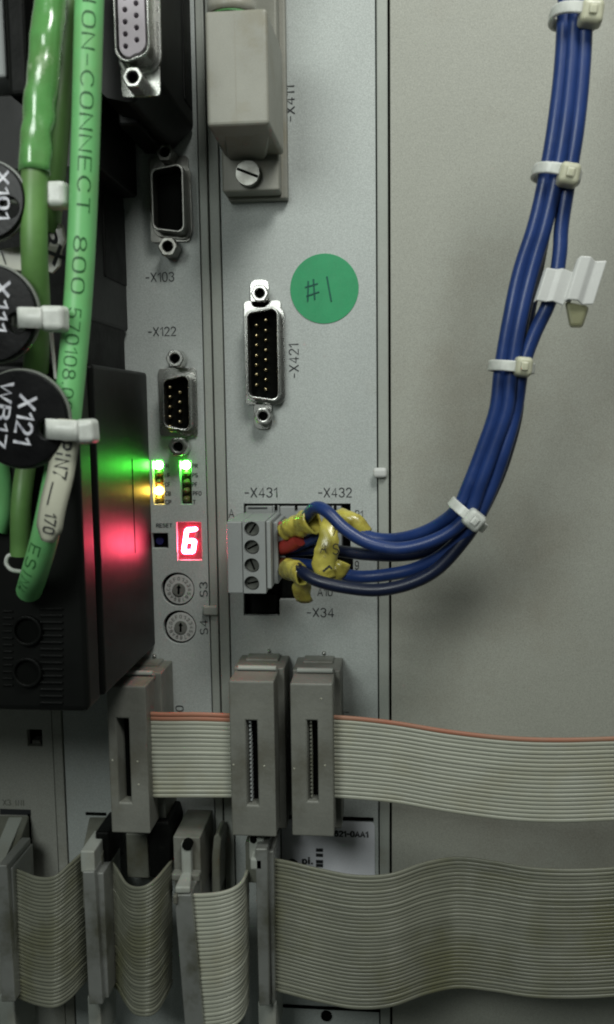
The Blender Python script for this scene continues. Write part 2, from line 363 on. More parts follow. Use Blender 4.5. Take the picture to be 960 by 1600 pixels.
# narrow module
modA = root('control_module', 'narrow grey module face with status lights, red digit display and two rotary switches', 'module', (XL(220), -60, 0))
hl = rectpx(239.5, 720, 256, 788); hr = rectpx(282, 720, 299.5, 788); hd = rectpx(277, 816, 315, 875); hres = rectpx(238, 833, 263, 857)
c3 = W(278, 921, 0); c4 = W(281, 980, 0); RS = 26.5*mmpx(280, 950)
b = MB(); b.slab(rectmm(x_l1 + .15, x_a, Zbot - 120, Ztop + 120), [hl, hr, hd, hres, circ(*c3, RS), circ(*c4, RS)], -2, 0); b.build('face_plate', M['plate'], modA, bevel=.12)
b = MB(); b.box(x_a + .35, x_b - .1, Zbot - 120, Ztop + 120, -3, .35); b.build('edge_lip', M['lip'], modA, bevel=.25)
# wide module
modB = root('control_module', 'wide light grey module face with a fifteen pin socket and green numbered sticker', 'module', (XL(470), -60, 0))
b = MB(); b.box(x_b + .35, x_c - .2, Zbot - 120, Ztop + 120, -3, .35); b.build('edge_lip', M['lip'], modB, bevel=.25)
b = MB(); b.box(x_d + .2, x_e - .15, Zbot - 120, Ztop + 120, -3, 1.2); b.build('edge_lip', M['lip'], modB, bevel=.3)
cut = [W(x, y, 0) for x, y in ((381, 787), (381, 962), (437, 962), (437, 937), (466, 937), (466, 897), (548, 897), (548, 787))]
b = MB(); b.slab(rectmm(x_c + .15, x_d - .15, Zbot - 120, Ztop + 120), [cut], -2, 0); b.build('face_plate', M['plate'], modB, bevel=.12)
b = MB(); b.box(XL(372, 870), XL(560, 870), W(450, 980)[1], W(450, 770)[1], -7, -6); b.build('recess_floor', M['black'], modB)

# printed words
for s, x, y, w_, h_, r, mod in (('-X103', 250, 433, 46, 15, 0, modA), ('-X122', 253.5, 518, 45, 14.5, 0, modA), ('S3', 318.5, 921, 24, 13, -90, modA), ('S4', 319, 980, 24, 13, -90, modA),
        ('RESET', 257, 821, 26, 6.5, 0, modA), ('R', 262, 728, 5, 7, 0, modA), ('NF', 262, 742.5, 9, 7, 0, modA), ('CF', 262, 757, 8.5, 7, 0, modA), ('CB', 263, 771, 9.5, 7, 0, modA), ('CP', 263.5, 784.5, 10, 7, 0, modA),
        ('PR', 305, 728, 9.5, 7, 0, modA), ('PS', 305, 742.5, 9.5, 7, 0, modA), ('PF', 304.5, 757, 8.5, 7, 0, modA), ('PFO', 308.5, 771, 14, 7, 0, modA), ('T', 304, 784.5, 5, 7, 0, modA), ('0', 281, 1107, 10, 13, -90, modA),
        ('-X411', 453.5, 162, 54, 15.5, -90, modB), ('-X421', 459.5, 564, 53, 16, -90, modB), ('-X431', 408, 769.5, 52, 16, 0, modB), ('-X432', 523.5, 769.5, 53, 15.5, 0, modB),
        ('-X34', 501, 957, 43, 15, 0, modB), ('B1', 561.5, 804, 12, 14, 0, modB), ('9', 558, 883, 6.5, 14, 0, modB), ('A', 362, 802, 9, 14, 0, modB), ('A10', 508, 925, 24, 13, 0, modB), ('1', 540, 1114, 4, 11, -90, modB)):
    text(s, x, y, w_, h_, r, 0, M['ink'], mod, thin=-.008 if h_ > 10 else .006)

# ---------------------------------------------------------------- status lights, display, reset, rotary switches
for k, (hx, lit) in enumerate(((247.6, {0: 'led_green', 3: 'led_yellow'}), (290.6, {0: 'led_green'}))):
    b = MB(); b.boxpx(hx - 11, 716, hx + 11, 792, -3, -2.2); b.build('light_bed', M['led_bed'], modA)
    for i in range(5):
        y = 727 + i*13.4; x, z = W(hx + (-1.2 if i == 0 else 0), y, -.6); r = 7.1*mmpx(hx, y)
        mk = lit.get(i) or ('led_off_red' if (k == 0 and i in (1, 2)) else 'led_off')
        b = MB(); b.dome(x, z, r if i in lit else r*.8, -2.1, 2.7 if i in lit else 1.6)
        o = b.build('indicator_light', M[mk], modA, smooth=True)
        if i in lit: o['label'] = ('lit green' if lit[i] == 'led_green' else 'lit yellow') + ' status light'
disp = MB(); disp.boxpx(273, 812, 319, 879, -3, -1.2); disp = disp.build('digit_display', M['display'], modA); disp['label'] = 'red digit display showing 6'
def seg(p0, p1, wd, m):
    k = mmpx(295, 845, -1); a = Vector(W(*p0, -1)); c = Vector(W(*p1, -1)); d = (c-a).normalized(); n = Vector((-d.y, d.x)); hw = wd*k/2
    pts = [a + n*hw, a - d*hw*.7, a - n*hw, c - n*hw, c + d*hw*.7, c + n*hw]
    b = MB(); b.slab([(p.x, p.y) for p in pts], [], -1.3, -.85); return b.build('segment', m, disp, bevel=.15)
tl, tr, ml, mr, bl, br = (292, 828), (307, 827), (289.5, 845), (304.5, 845), (287, 862), (302, 862)
for p, q in ((tl, tr), (tl, ml), (ml, mr), (ml, bl), (mr, br), (bl, br)): seg(p, q, 6.4, M['segment'])
seg((307.5, 829), (305.5, 842), 3.5, M['segment_off'])
b = MB(); b.boxpx(240, 834, 262, 856, -4, -3); rb = b.build('reset_button', M['black'], modA)
b = MB(); x, z = W(250, 845, -1.5); b.cyl(x, z, 1.1, -3, -1.4); b.build('plunger', M['reset'], rb, smooth=True, bevel=0)
for (x, z), ang in ((c3, 4), (c4, 2)):
    b = MB(); b.cyl(x, z, RS + .1, -3, -2.2, 36); rs = b.build('rotary_switch', M['void'], modA)
    b = MB(); b.slab(circ(x + .35, z, RS*.87, 40), [], -2.2, -.15); b.build('dial', M['dial'], rs, bevel=.12)
    b = MB(); b.slab(circ(x + .35, z, RS*.38, 28), [], -.6, .25); b.build('hub', M['hub'], rs, bevel=.1)
    b = MB(); a = math.radians(90 - ang); dx, dz = math.cos(a), math.sin(a); nx, nz_ = -dz, dx
    pts = [(x+.35+dx*1.5, z+dz*1.5), (x+.35+nx*.65+dx*.5, z+nz_*.65+dz*.5), (x+.35+nx*.3+dx*.4, z+nz_*.3+dz*.4), (x+.35+nx*.3-dx*1.3, z+nz_*.3-dz*1.3), (x+.35-nx*.3-dx*1.3, z-nz_*.3-dz*1.3), (x+.35-nx*.3+dx*.4, z-nz_*.3+dz*.4), (x+.35-nx*.65+dx*.5, z-nz_*.65+dz*.5)]
    b.slab(pts, [], .1, .32); b.build('arrow_slot', M['void'], rs)
    nb = MB(); 
    for i, ch in enumerate('0123456789ABCDEF'):
        t = pi/2 - i*2*pi/16; vs, fs = glyphs(ch, -.004); rr = RS*.64; cxx, czz = x+.35+rr*math.cos(t), z+rr*math.sin(t); ro = t - pi/2
        V = [nb.v((cxx + (u-.5)*.72*math.cos(ro) - (v-.5)*1.05*math.sin(ro), czz + (u-.5)*.72*math.sin(ro) + (v-.5)*1.05*math.cos(ro), -.08 + ly*.01)) for u, v, ly in vs]
        for f in fs: nb.f([V[j] for j in f])
    nb.build('dial_numerals', mat('grey_numerals', (.10, .10, .09), .6), rs)
# locating pegs
b = MB(); b.boxpx(583, 731, 605, 747, 1.2, 3.0); tag_ = b.build('locating_peg', M['white'], modB, bevel=.9, seg=3)
b = MB(); b.boxpx(317, 947, 340, 962, .35, 1.8); b.build('locating_peg', M['lip'], modA, bevel=.5)

# ---------------------------------------------------------------- D-sub sockets
def jack(par, px, py, h0, r_px, hh=4.5, m='chrome', name='jack_screw'):
    k = mmpx(px, py, h0 + hh); x, z = W(px, py, h0 + hh); r = r_px*k
    b = MB(); b.slab(circ(x, z, r, 36, True), [circ(x, z, r*.5, 36)], h0, h0 + hh); o = b.build(name, M[m], par, bevel=.3, seg=3)
    b = MB(); b.cyl(x, z, r*.55, h0, h0 + hh - 2.2); b.build('thread_bore', M['void'], par)
    return o
def dsub(parent, name, x0, y0, x1, y1, h0, sh, fl, pins, kind, D=1.0, label=None, corner=2.0, pinr=.42, st='chrome'):
    """shell outline in photo px at height h0+sh; fl = flange px rect at h0+1"""
    (ax, az), (bx, bz) = W(x0, (y0+y1)/2, h0+sh), W(x1, (y0+y1)/2, h0+sh); t = W((x0+x1)/2, y0, h0+sh)[1]; u = W((x0+x1)/2, y1, h0+sh)[1]
    w_, h_, cx, cz = bx-ax, t-u, (ax+bx)/2, (t+u)/2
    b = MB(); F_ = rectpx(*fl, h0+.8); fx = [(p[0]) for p in F_]; fz = [p[1] for p in F_]
    b.slab(rrect((fx[0]+fx[1])/2, (fz[0]+fz[2])/2, fx[1]-fx[0], fz[2]-fz[0], 1.0), [], h0, h0+.8, True)
    con = b.build(name, M[st], parent, bevel=.2)
    if label: con['label'] = label
    b = MB(); b.slab(rrect(cx, cz, w_+1.8, h_+1.8, corner+.7, D), [], h0+.8, h0+1.5); b.build('shell_foot', M[st], con, bevel=.35, seg=3)
    b = MB(); b.slab(rrect(cx, cz, w_, h_, corner, D, 6), [rrect(cx, cz, w_-1.3, h_-1.3, corner-.5, D, 6)], h0+1.5, h0+sh); b.build('shell', M[st], con, bevel=.28, seg=3)
    if kind == 'male':
        b = MB(); b.slab(rrect(cx, cz, w_-1.2, h_-1.2, corner-.5, D, 6), [], h0+1.4, h0+1.7); b.build('insert', M['void'], con)
        for px, py in pins:
            x, z = W(px, py, h0+sh-.8); b = MB(); b.cyl(x, z, pinr, h0+1.7, h0+sh-1.1, 10); b.dome(x, z, pinr, h0+sh-1.1, .35, 10, 3); b.build('pin', M['pin'], con, smooth=True)
    elif kind == 'female':
        holes = []
        for px, py in pins:
            x, z = W(px, py, h0+sh-.2); holes.append(circ(x, z, .55, 12))
        b = MB(); b.slab(rrect(cx, cz, w_-2.2, h_-2.2, corner-.7, D, 6), holes, h0+1.4, h0+sh-.2); b.build('insert', M['insert_white'], con, bevel=.15)
    else:
        b = MB(); b.slab(rrect(cx, cz, w_-1.2, h_-1.2, corner-.5, D, 6), [], h0+1.4, h0+1.8); b.build('insert', M['void'], con)
    return con
pr = [(415, y) for y in (500, 516, 531, 546.5, 562, 577.5, 593, 608)] + [(400.5, y) for y in (508, 524, 539, 555, 570, 585, 601)]
dsub(modB, 'fifteen_pin_socket', 384.5, 480, 437, 627, 0, 5.8, (383, 470, 440, 632), pr, 'male', .7, 'fifteen pin chrome socket with two rows of gold pins')
for (x, y) in ((406, 459), (411, 649)):
    b = MB(); xx, zz = W(x, y, .8); b.slab(rrect(xx, zz, 5, 7.5, 1.8), [], 0, .8); b.build('flange_ear', M['chrome'], modB, bevel=.2)
    jack(modB, x, y - (1 if y < 500 else -1), .8, 14, 3.6)
pr = [(280.5, y) for y in (613, 628, 643, 659)] + [(265, y) for y in (605, 620, 635.5, 651, 666)]
dsub(modA, 'nine_pin_socket', 253, 585, 298, 674, 0, 5.8, (249, 575, 308, 682), pr, 'male', .7, 'nine pin chrome socket above the status lights')
jack(modA, 273, 560, .8, 14.5, 5); jack(modA, 278, 698, .8, 15.5, 5)
dsub(modA, 'empty_socket', 236, 256, 288, 364, 0, 6.2, (234, 244, 296, 378), [], 'empty', .7, 'empty dark socket below the black plug', st='dull_steel')
jack(modA, 257, 237, .8, 14.5, 5, 'dull_steel'); jack(modA, 262, 385, .8, 15.5, 5, 'dull_steel')

# ---------------------------------------------------------------- X431 recess contents
hb = MB(); hb.boxpx(384, 791, 426, 812, -6, 1.0); sockA = hb.build('terminal_header', M['plug'], modB, bevel=.25)
b = MB(); b.boxpx(388, 792.5, 418, 795, 1.0, 1.15); b.build('latch_slot', M['ink'], sockA)
hb = MB(); hb.boxpx(438, 791, 534, 868, -6, .6); sockB = hb.build('terminal_header', M['plug'], modB, bevel=.3)
for x in (431.5, 463, 516.5, 524):
    b = MB(); b.boxpx(x-2, 789, x+2, 797, .6, .9); b.build('contact_slot', M['void'], sockB)
hb = MB(); hb.boxpx(426, 790, 437, 806, -6, .4); hb.build('header_wall', M['plug'], modB, bevel=.2)
for (x0, y0, x1, y1) in ((392, 928, 432, 958), (440, 903, 462, 933)):
    b = MB(); b.boxpx(x0, y0, x1, y1, -6, -1.5); b.build('blind_socket', M['black'], modB, bevel=.3)
b = MB(); b.boxpx(536, 868, 552, 892, -.5, .8); b.build('latch_stub', M['black'], modB, bevel=.2)

tp = root('terminal_plug', 'grey four-way screw terminal plug with wires entering its right side', 'plug', P(395, 870, 10))
H = 22
ax = W(355.5, 870, H)[0]; bx = W(415, 870, H)[0]; tz = W(385, 815, H)[1]; uz = W(385, 927, H)[1]
xs_ = W(380, 870, H)[0]
k = mmpx(394, 870, H); hs = [circ(*W(393.5, y, H), 12*k, 28) for y in (827, 855.5, 884, 912)]
b = MB(); b.slab(rectmm(xs_, bx, uz, tz), hs, 2, H, True); b.build('screw_block', M['plug'], tp, bevel=.25)
b = MB(); b.box(ax, xs_ - .15, uz, tz, 2, H + .3); b.build('side_wall', M['plug'], tp, bevel=.3)
b = MB(); b.box(bx + .1, bx + 1.3, uz + 1, tz, 1, H - 1.0); b.box(bx + 1.4, bx + 2.6, uz + 1.5, tz - .8, 1, H - 5); b.build('cable_entry_flange', M['plug'], tp, bevel=.25)
for y in (827, 855.5, 884, 912):
    x, z = W(393.5, y, H); b = MB(); x, z = x, z
    b.slab(circ(x, z, 10.6*k, 24), [], H - 7, H - 1.6); s_ = b.build('terminal_screw', mat('dull_screw', (.13, .135, .12), .5, metal=.4), tp, bevel=.25)
    a = random.uniform(0, 3); dx, dz = math.cos(a)*1.4, math.sin(a)*1.4; nx, nz_ = -math.sin(a)*.22, math.cos(a)*.22
    b = MB(); b.slab([(x+dx+nx, z+dz+nz_), (x-dx+nx, z-dz+nz_), (x-dx-nx, z-dz-nz_), (x+dx-nx, z+dz-nz_)], [], H-1.7, H - 1.5); b.build('slot', M['void'], s_)

# ---------------------------------------------------------------- blue wires
def pathpx(L, m=8): return spline([P(*q) for q in L], m)
def arcl(path):
    L = [0]
    for a, c in zip(path, path[1:]): L.append(L[-1] + (c-a).length)
    return L
WR = 1.56
def wire(L, m, label, r=WR, sleeve=None, sl_mat=None, name='insulated_wire', group='blue wires of the tied bundle'):
    p = pathpx(L, 10); t = root(name, label, 'wire', p[0], group)
    b = MB(); b.sweep(p, r, 14, wob=0); b.build('insulation', M[m], t, smooth=True)
    return t, p
def sleeve(t, L, radii, flat=.8, wob=.25, seed=0, mtl='yellow', name='marker_sleeve', n=18, label=None):
    p = pathpx(L, 6); rr = np.interp(np.linspace(0, 1, len(p)), np.linspace(0, 1, len(radii)), radii)
    b = MB(); b.sweep(p, list(rr), n, flat, caps=False, wob=wob, seed=seed)
    o = b.build(name, M[mtl], t, smooth=True, solid=.5)
    if label: o['label'] = label
    return o
# front wire, brightest blue
t1, p1 = wire([(432, 828, 14), (460, 826, 17), (480, 806, 24), (494, 793, 28), (512, 800, 31), (540, 827, 33), (575, 848, 34), (620, 857, 35), (665, 849, 36), (705, 830, 37), (735, 800, 38), (750, 760, 39), (772, 700, 40), (792, 640, 41), (800, 575, 41.5), (813, 500, 42), (831, 425, 42), (853, 350, 43), (870, 275, 43.5), (883, 200, 44), (893, 110, 44), (898, 30, 44), (902, -60, 44)], 'blue', 'blue wire that loops highest out of the yellow sleeve at the plug')
sleeve(t1, [(443, 832, 18), (458, 824, 20), (474, 818, 22), (490, 813, 25)], [2.0, 2.5, 2.9, 3.2], .8, .26, 1)
b = MB(); b.sweep(pathpx([(424, 827, 11), (436, 826, 13), (448, 829, 16)], 5), [2.1, 2.2, 1.6]*4 if 0 else 1.95, 12); b.build('ferrule', M['red_sleeve'], t1, smooth=True)
t2, p2 = wire([(424, 852, 10), (450, 856, 14), (480, 846, 18), (515, 828, 22), (545, 820, 22), (575, 838, 24), (610, 843, 26), (650, 836, 30), (685, 820, 33), (715, 795, 37), (731, 762, 38), (755, 700, 39), (775, 640, 40), (783, 575, 40.5), (796, 500, 41), (812, 425, 41), (836, 350, 42), (853, 275, 42.5), (866, 200, 43), (877, 110, 43), (882, 30, 43), (886, -60, 43)], 'blue', 'leftmost blue wire of the bundle, inner side of the curve')
sleeve(t2, [(514, 818, 21), (535, 812, 22), (555, 818, 23), (571, 836, 23)], [2.2, 2.5, 2.4, 1.9], .7, .25, 5)
t3, p3 = wire([(424, 858, 10), (455, 860, 13), (500, 858, 17), (530, 861, 19), (570, 866, 22), (620, 868, 26), (665, 862, 28), (702, 846, 31), (735, 815, 35), (757, 765, 36), (779, 700, 37), (795, 640, 37.5), (804, 578, 38), (817, 500, 38.5), (834, 425, 38.5), (852, 350, 39), (866, 275, 39.5), (878, 200, 40), (888, 110, 40.5), (894, 30, 40.5), (898, -60, 40.5)], 'blackwire' if 0 else 'shaded_blue', 'blue wire coloured dark for shade, emerging behind the lettered yellow sleeve')
t4, p4 = wire([(424, 884, 10), (450, 880, 12), (490, 884, 18), (520, 893, 22), (560, 901, 26), (605, 898, 28), (650, 888, 30), (695, 864, 33), (740, 818, 36), (768, 762, 37.5), (788, 705, 39), (806, 640, 39.5), (816, 578, 40.5), (834, 525, 41), (856, 478, 42), (868, 440, 42), (875, 395, 42), (878, 350, 42), (890, 275, 43), (902, 200, 44), (911, 110, 44), (915, 30, 44), (918, -60, 44)], 'blue', 'blue wire that passes through the white clip marker')
sleeve(t4, [(497, 903, 23), (512, 898, 24), (528, 890, 25), (533, 878, 25)], [1.9, 2.4, 2.5, 2.1], .7, .28, 9)
sleeve(t3, [(517, 812, 23), (514, 835, 25), (511, 860, 26), (508, 886, 26), (512, 903, 26)], [1.9, 2.2, 2.8, 2.8, 2.2], .45, .22, 3, label='yellow sleeve lettered A and S')
t5, p5 = wire([(424, 884, 9), (445, 886, 14), (462, 889, 24), (476, 896, 28), (498, 908, 30), (540, 918, 31), (590, 922, 32), (640, 912, 33), (685, 888, 34), (728, 840, 35), (752, 800, 35.5), (776, 750, 36), (792, 705, 36.5), (806, 650, 37), (810, 600, 37), (814, 560, 36.5), (824, 500, 36), (838, 425, 36), (852, 350, 37), (866, 275, 38), (882, 190, 39), (896, 100, 40), (903, 20, 40), (906, -60, 40)], 'shaded_blue', 'lowest blue wire, coloured dark for shade, coming from the round yellow sleeve')
sleeve(t5, [(446, 893, 17), (455, 890, 20), (465, 893, 24), (474, 901, 27)], [2.0, 2.7, 2.7, 2.3], .8, .25, 12)
b = MB(); b.sweep(pathpx([(472, 900, 24), (473, 915, 21), (475, 938, 18)], 5), 2.2, 14, .4, wob=.4, seed=2, caps=False); b.build('sleeve_tail', M['yellow'], t5, smooth=True, solid=.3)
b = MB(); b.sweep(pathpx([(422, 883, 11), (434, 882, 13), (450, 882, 15)], 5), 1.9, 12); b.build('ferrule', M['brown_sleeve'], t5, smooth=True)
b = MB(); b.sweep(pathpx([(440, 856, 14), (455, 851, 17), (468, 842, 20)], 5), 1.9, 12); b.build('ferrule', M['red_sleeve'], t2, smooth=True)
for s_, x, y, w_, h_, rr in (('A', 506, 856, 10, 17, 5), ('S', 525, 858, 11, 18, 5), ('T', 523, 832, 8, 12, 20)):
    text(s_, x, y, w_, h_, rr, 28.2, M['ink'], t3, thin=-.01)
b = MB(); b.sweep(pathpx([(505, 893, 29.5), (516, 884, 29.5)], 2), .28, 6); b.sweep(pathpx([(514, 884, 29.5), (519, 889, 29.5)], 2), .25, 6); b.build('pen_mark', M['ink'], t4)
b = MB(); b.sweep(pathpx([(463, 884, 27.5), (469, 889, 28)], 2), .3, 6); b.sweep(pathpx([(466, 880, 27.5), (471, 882, 28)], 2), .25, 6); b.build('pen_mark', M['ink'], t5)

def ziptie(label, cat_pt, hd, ang, a_mm, b_mm, m, bw=2.3, head=(6, 5, 4), group=None, tail=True, strap_mat=None):
    """band round a bundle centred at cat_pt (px,py,h); ang = direction of the bundle in the photo (deg from vertical, + leans right); hd = head centre (px,py,h)"""
    c = P(*cat_pt); t = root('cable_tie', label, 'cable tie', c, group)
    a = math.radians(ang); ax_ = Vector((math.sin(a), math.cos(a), 0)); sd = Vector((math.cos(a), -math.sin(a), 0)); fr = Vector((0, 0, 1))
    b = MB(); n = 40; R_ = []
    for i in range(n):
        th = 2*pi*i/n; cs, sn = math.cos(th), math.sin(th); e = .75
        q = sd*(a_mm*abs(cs)**e*(1 if cs > 0 else -1)) + fr*(b_mm*abs(sn)**e*(1 if sn > 0 else -1)); nr = (sd*cs/a_mm + fr*sn/b_mm).normalized()
        R_.append([b.v(c + q + nr*o1 + ax_*o2) for o1, o2 in ((0, -bw/2), (.9, -bw/2), (.9, bw/2), (0, bw/2))])
    for i in range(n):
        A, B = R_[i], R_[(i+1) % n]
        for j in range(4): b.f([A[j], A[(j+1) % 4], B[(j+1) % 4], B[j]])
    b.build('strap', M[strap_mat or m], t, bevel=.2)
    hc = P(*hd); w_, l_, d_ = head; pts = []
    b = MB(); lo = [hc + sd*(sx*w_/2) + ax_*(sz*l_/2) + fr*(-d_/2) for sx, sz in ((-1, -1), (1, -1), (1, 1), (-1, 1))]
    up = [hc + sd*(sx*w_/2*.88) + ax_*(sz*l_/2*.86) + fr*(d_/2) for sx, sz in ((-1, -1), (1, -1), (1, 1), (-1, 1))]
    b.hexa(lo, up); hdo = b.build('head', M[m], t, bevel=1.0, seg=4)
    if tail:
        b = MB(); q = hc + fr*(d_/2); b.hexa([q + sd*(sx*.9) + ax_*(sz*bw*.42) + fr*-.3 for sx, sz in ((-1, -1), (1, -1), (1, 1), (-1, 1))], [q + sd*(sx*.7) + ax_*(sz*bw*.38) + fr*.5 for sx, sz in ((-1, -1), (1, -1), (1, 1), (-1, 1))])
        b.build('clipped_tail', M[m], t, bevel=.2)
    return t
gz = 'nylon ties round the blue bundle'
ziptie('yellowed cable tie at the very top of the blue bundle', (898, 28, 43), (924, 21, 47), 7, 4.3, 4.6, 'nylon_y', head=(5.0, 5.2, 4), group=gz, strap_mat='nylon')
ziptie('cable tie just above where one blue wire leaves the bundle', (869, 274, 42), (889, 273, 47), 12, 4.3, 4.6, 'nylon_y', head=(4.6, 5.0, 4), group=gz, strap_mat='nylon')
ziptie('cable tie on the blue bundle below the white clip marker', (799, 574, 39.5), (818, 573, 44), 6, 4.2, 4.6, 'nylon_y', head=(4.0, 4.6, 4), group=gz, strap_mat='nylon')
ziptie('cable tie where the blue bundle fans out toward the plug', (731, 804, 36), (741, 813, 41.5), 40, 4.3, 4.6, 'nylon', head=(4.6, 4.6, 4), group=gz)
# white clip marker
cl = root('clip_marker', 'white plastic clip marker hooked on one blue wire right of the bundle', 'marker', P(890, 450, 43))
def sheet(L, y_axis, m, name, par, th=.7):
    b = MB(); 
    q = [Vector(p) for p in L]; e = Vector(y_axis); a = [b.v(p) for p in q]; c = [b.v(p + e) for p in q]
    for i in range(len(q)-1): b.f([a[i], a[i+1], c[i+1], c[i]])
    return b.build(name, M[m], par, smooth=True, solid=th)
k = mmpx(880, 450, 45)
e = P(840, 472, 46) - P(853, 420, 46)
L = [P(850, 422, 44.8), P(855, 418, 45.8), P(870, 420.5, 45.8), P(880, 419, 46.1), P(897, 426, 45.6)]
def plate_fold(L, e_, nm):
    b = MB(); q = [Vector(p) for p in L]; up_ = Vector((0, 0, .7)); 
    A = [[b.v(p), b.v(p + e_), b.v(p + e_ - up_), b.v(p - up_)] for p in q]
    b.f(A[0]); b.f(A[-1])
    for c0, c1 in zip(A, A[1:]):
        for j in range(4): b.f([c0[j], c0[(j+1) % 4], c1[(j+1) % 4], c1[j]])
    return b.build(nm, M['white'], cl, bevel=.22, seg=2, ang=25)
plate_fold(L, P(837, 471, 45.5) - P(853, 420, 45.5), 'wire_sleeve')
plate_fold([P(896, 425, 45.6), P(902, 405, 46.2), P(908, 399.5, 46.8), P(924, 400.5, 46.8), P(931, 408, 46.0), P(949, 407, 46.2)], P(884, 467, 46) - P(905, 399, 46), 'clip_body')
b = MB(); b.hexa([P(896, 420, 44), P(905, 420, 44), P(892, 474, 44), P(880, 470, 44)], [P(896, 422, 45.8), P(905, 422, 45.8), P(892, 472, 45.8), P(880, 468, 45.8)]); b.build('bridge', M['white'], cl, bevel=.3)
b = MB(); b.hexa([P(882, 474, 42), P(922, 480, 42), P(911, 513, 42), P(890, 513, 42)], [P(884, 470, 45), P(920, 478, 45), P(909, 509, 45), P(892, 509, 45)]); b.build('tab', M['clear'], cl, bevel=.6)

# ---------------------------------------------------------------- sticker
st = root('round_sticker', 'round green sticker hand-numbered #1 on the light grey panel', 'sticker', P(507, 451, 0))
x, z = W(507, 451, .2); b = MB(); b.slab(circ(x, z, 53.5*mmpx(507, 451), 64), [], .02, .2); b.build('paper_disc', M['sticker'], st)
b = MB()
for q in (((477, 449), (497, 443)), ((479, 463), (499, 456)), ((482, 439), (481, 471)), ((490, 436), (492, 468)), ((511, 432), (518, 471))):
    b.sweep([P(*q[0], .25), P(*q[1], .25)], .22, 6)
b.build('handwriting', M['pen'], st)

# ---------------------------------------------------------------- grey connector hood
hd_ = root('connector_hood', 'beige-grey plastic connector hood with a green cable at the top of the panel', 'connector', P(400, 200, 0))
x0 = W(321.5, 100, 33)[0]; x1 = W(419, 100, 33)[0]; z0 = W(370, 196, 33)[1]; z1 = W(370, 14, 33)[1]
b = MB(); b.hexa([(x0-.5, z0, 8), (x1+.5, z0, 8), (x1+.5, z1, 8), (x0-.5, z1, 8)], [(x0, z0, 33), (x1, z0, 33), (x1, z1, 33), (x0, z1, 33)]); bd = b.build('hood_body', M['hood'], hd_, bevel=.9, seg=3)
b = MB(); xm = W(368, 100, 33)[0]; b.box(xm-.06, xm+.06, z0+1, z1-1, 32.9, 33.03); b.build('mould_seam', mat('seam_shade', (.27, .255, .21), .6), bd)
fx0 = W(346, 270, 10)[0]; fx1 = W(433, 270, 10)[0]; fz = W(390, 297, 10)[1]
b = MB(); b.box(fx0, fx1 + .4, fz, 190, 1, 9); b.build('mounting_foot', M['hood'], hd_, bevel=.5, seg=3)
b = MB(); b.box(fx0 + .4, fx1 + 1.9, fz - .8, 190, 0, 3.2); b.build('foot_flange', M['hood'], hd_, bevel=.4)
# funnel facets under the body around the screw
b = MB(); q = [P(345, 232, 10), P(360, 250, 9.4), P(412, 250, 9.4), P(432, 222, 10)]; r_ = [(x0, z0+.3, 29), (x0+3, z0+.3, 30), (x1-3, z0+.3, 30), (x1, z0+.3, 29)]
b.hexa([tuple(p) for p in q], r_); b.build('sloped_shoulder', M['hood'], hd_, bevel=.3)
x, z = W(387, 270, 11.5); b = MB(); b.slab(circ(x, z, 19*mmpx(387, 270, 11), 30), [], 9, 11.6); scw = b.build('slotted_screw', M['dull_steel'], hd_, bevel=.6, seg=3)
b = MB(); a = math.radians(-22); dx, dz = math.cos(a)*2.9, math.sin(a)*2.9; nx, nz_ = -math.sin(a)*.33, math.cos(a)*.33
b.slab([(x+dx+nx, z+dz+nz_), (x-dx+nx, z-dz+nz_), (x-dx-nx, z-dz-nz_), (x+dx-nx, z+dz-nz_)], [], 11, 11.66); b.build('slot', M['void'], scw)
b = MB(); b.sweep(pathpx([(362, 30, 25), (362, -10, 25), (364, -60, 26), (372, -160, 30)], 6), 4.7, 20); b.build('green_cable', M['green'], hd_, smooth=True)
b = MB(); b.sweep([P(362, 24, 28), P(362, 6, 28)], 5.2, 24, .8, caps=False); b.build('cable_collar', M['hood'], hd_, smooth=True, solid=.8)

# ---------------------------------------------------------------- black plug, upper left
up = root('black_plug', 'black connector housing at top with a pale piggyback socket on its front', 'plug', (XL(280), W(290, 150)[1], 0))
h1 = 38; xr = XL(302, 100); zb = W(220, 232, 0)[1]; xl = W(150, 100, h1)[0]
b = MB(); b.slab([(xl, zb+2), (xl+2, zb), (xr-6, zb-1.5), (xr, zb+4), (xr, 160), (xl, 160)], [], 1, h1, True); b.build('housing', M['gloss_black'], up, bevel=1.0, seg=3)
b = MB(); b.box(xr - .3, xr + .25, zb+8, 160, 3, 12); b.build('side_rib', M['black'], up, bevel=.2)
b = MB(); b.box(xl+1, xr-8, zb-2.2, zb+3, 2, 26); b.build('ledge', M['black'], up, bevel=.6)
hp = [(210.5, 5+19.1*i) for i in range(-3, 4)]; lp = [(193, 15 + 19.1*i) for i in range(-3, 4)]
hp = [(212.5 + (y-5)*.02, y) for _, y in hp]; lp = [(195 + (y-15)*.02, y) for _, y in lp]
hp = [(x, y) for x, y in hp if y < 66]; lp = [(x, y) for x, y in lp if y < 76]
dsub(up, 'piggyback_socket', 176, -70, 233, 92, h1, 7.5, (186, -120, 247, 151), hp + lp, 'female', -.6, 'pale pink-grey socket face with two rows of holes', 3.0)
jack(up, 207, 120, h1 + .8, 17, 5.5)
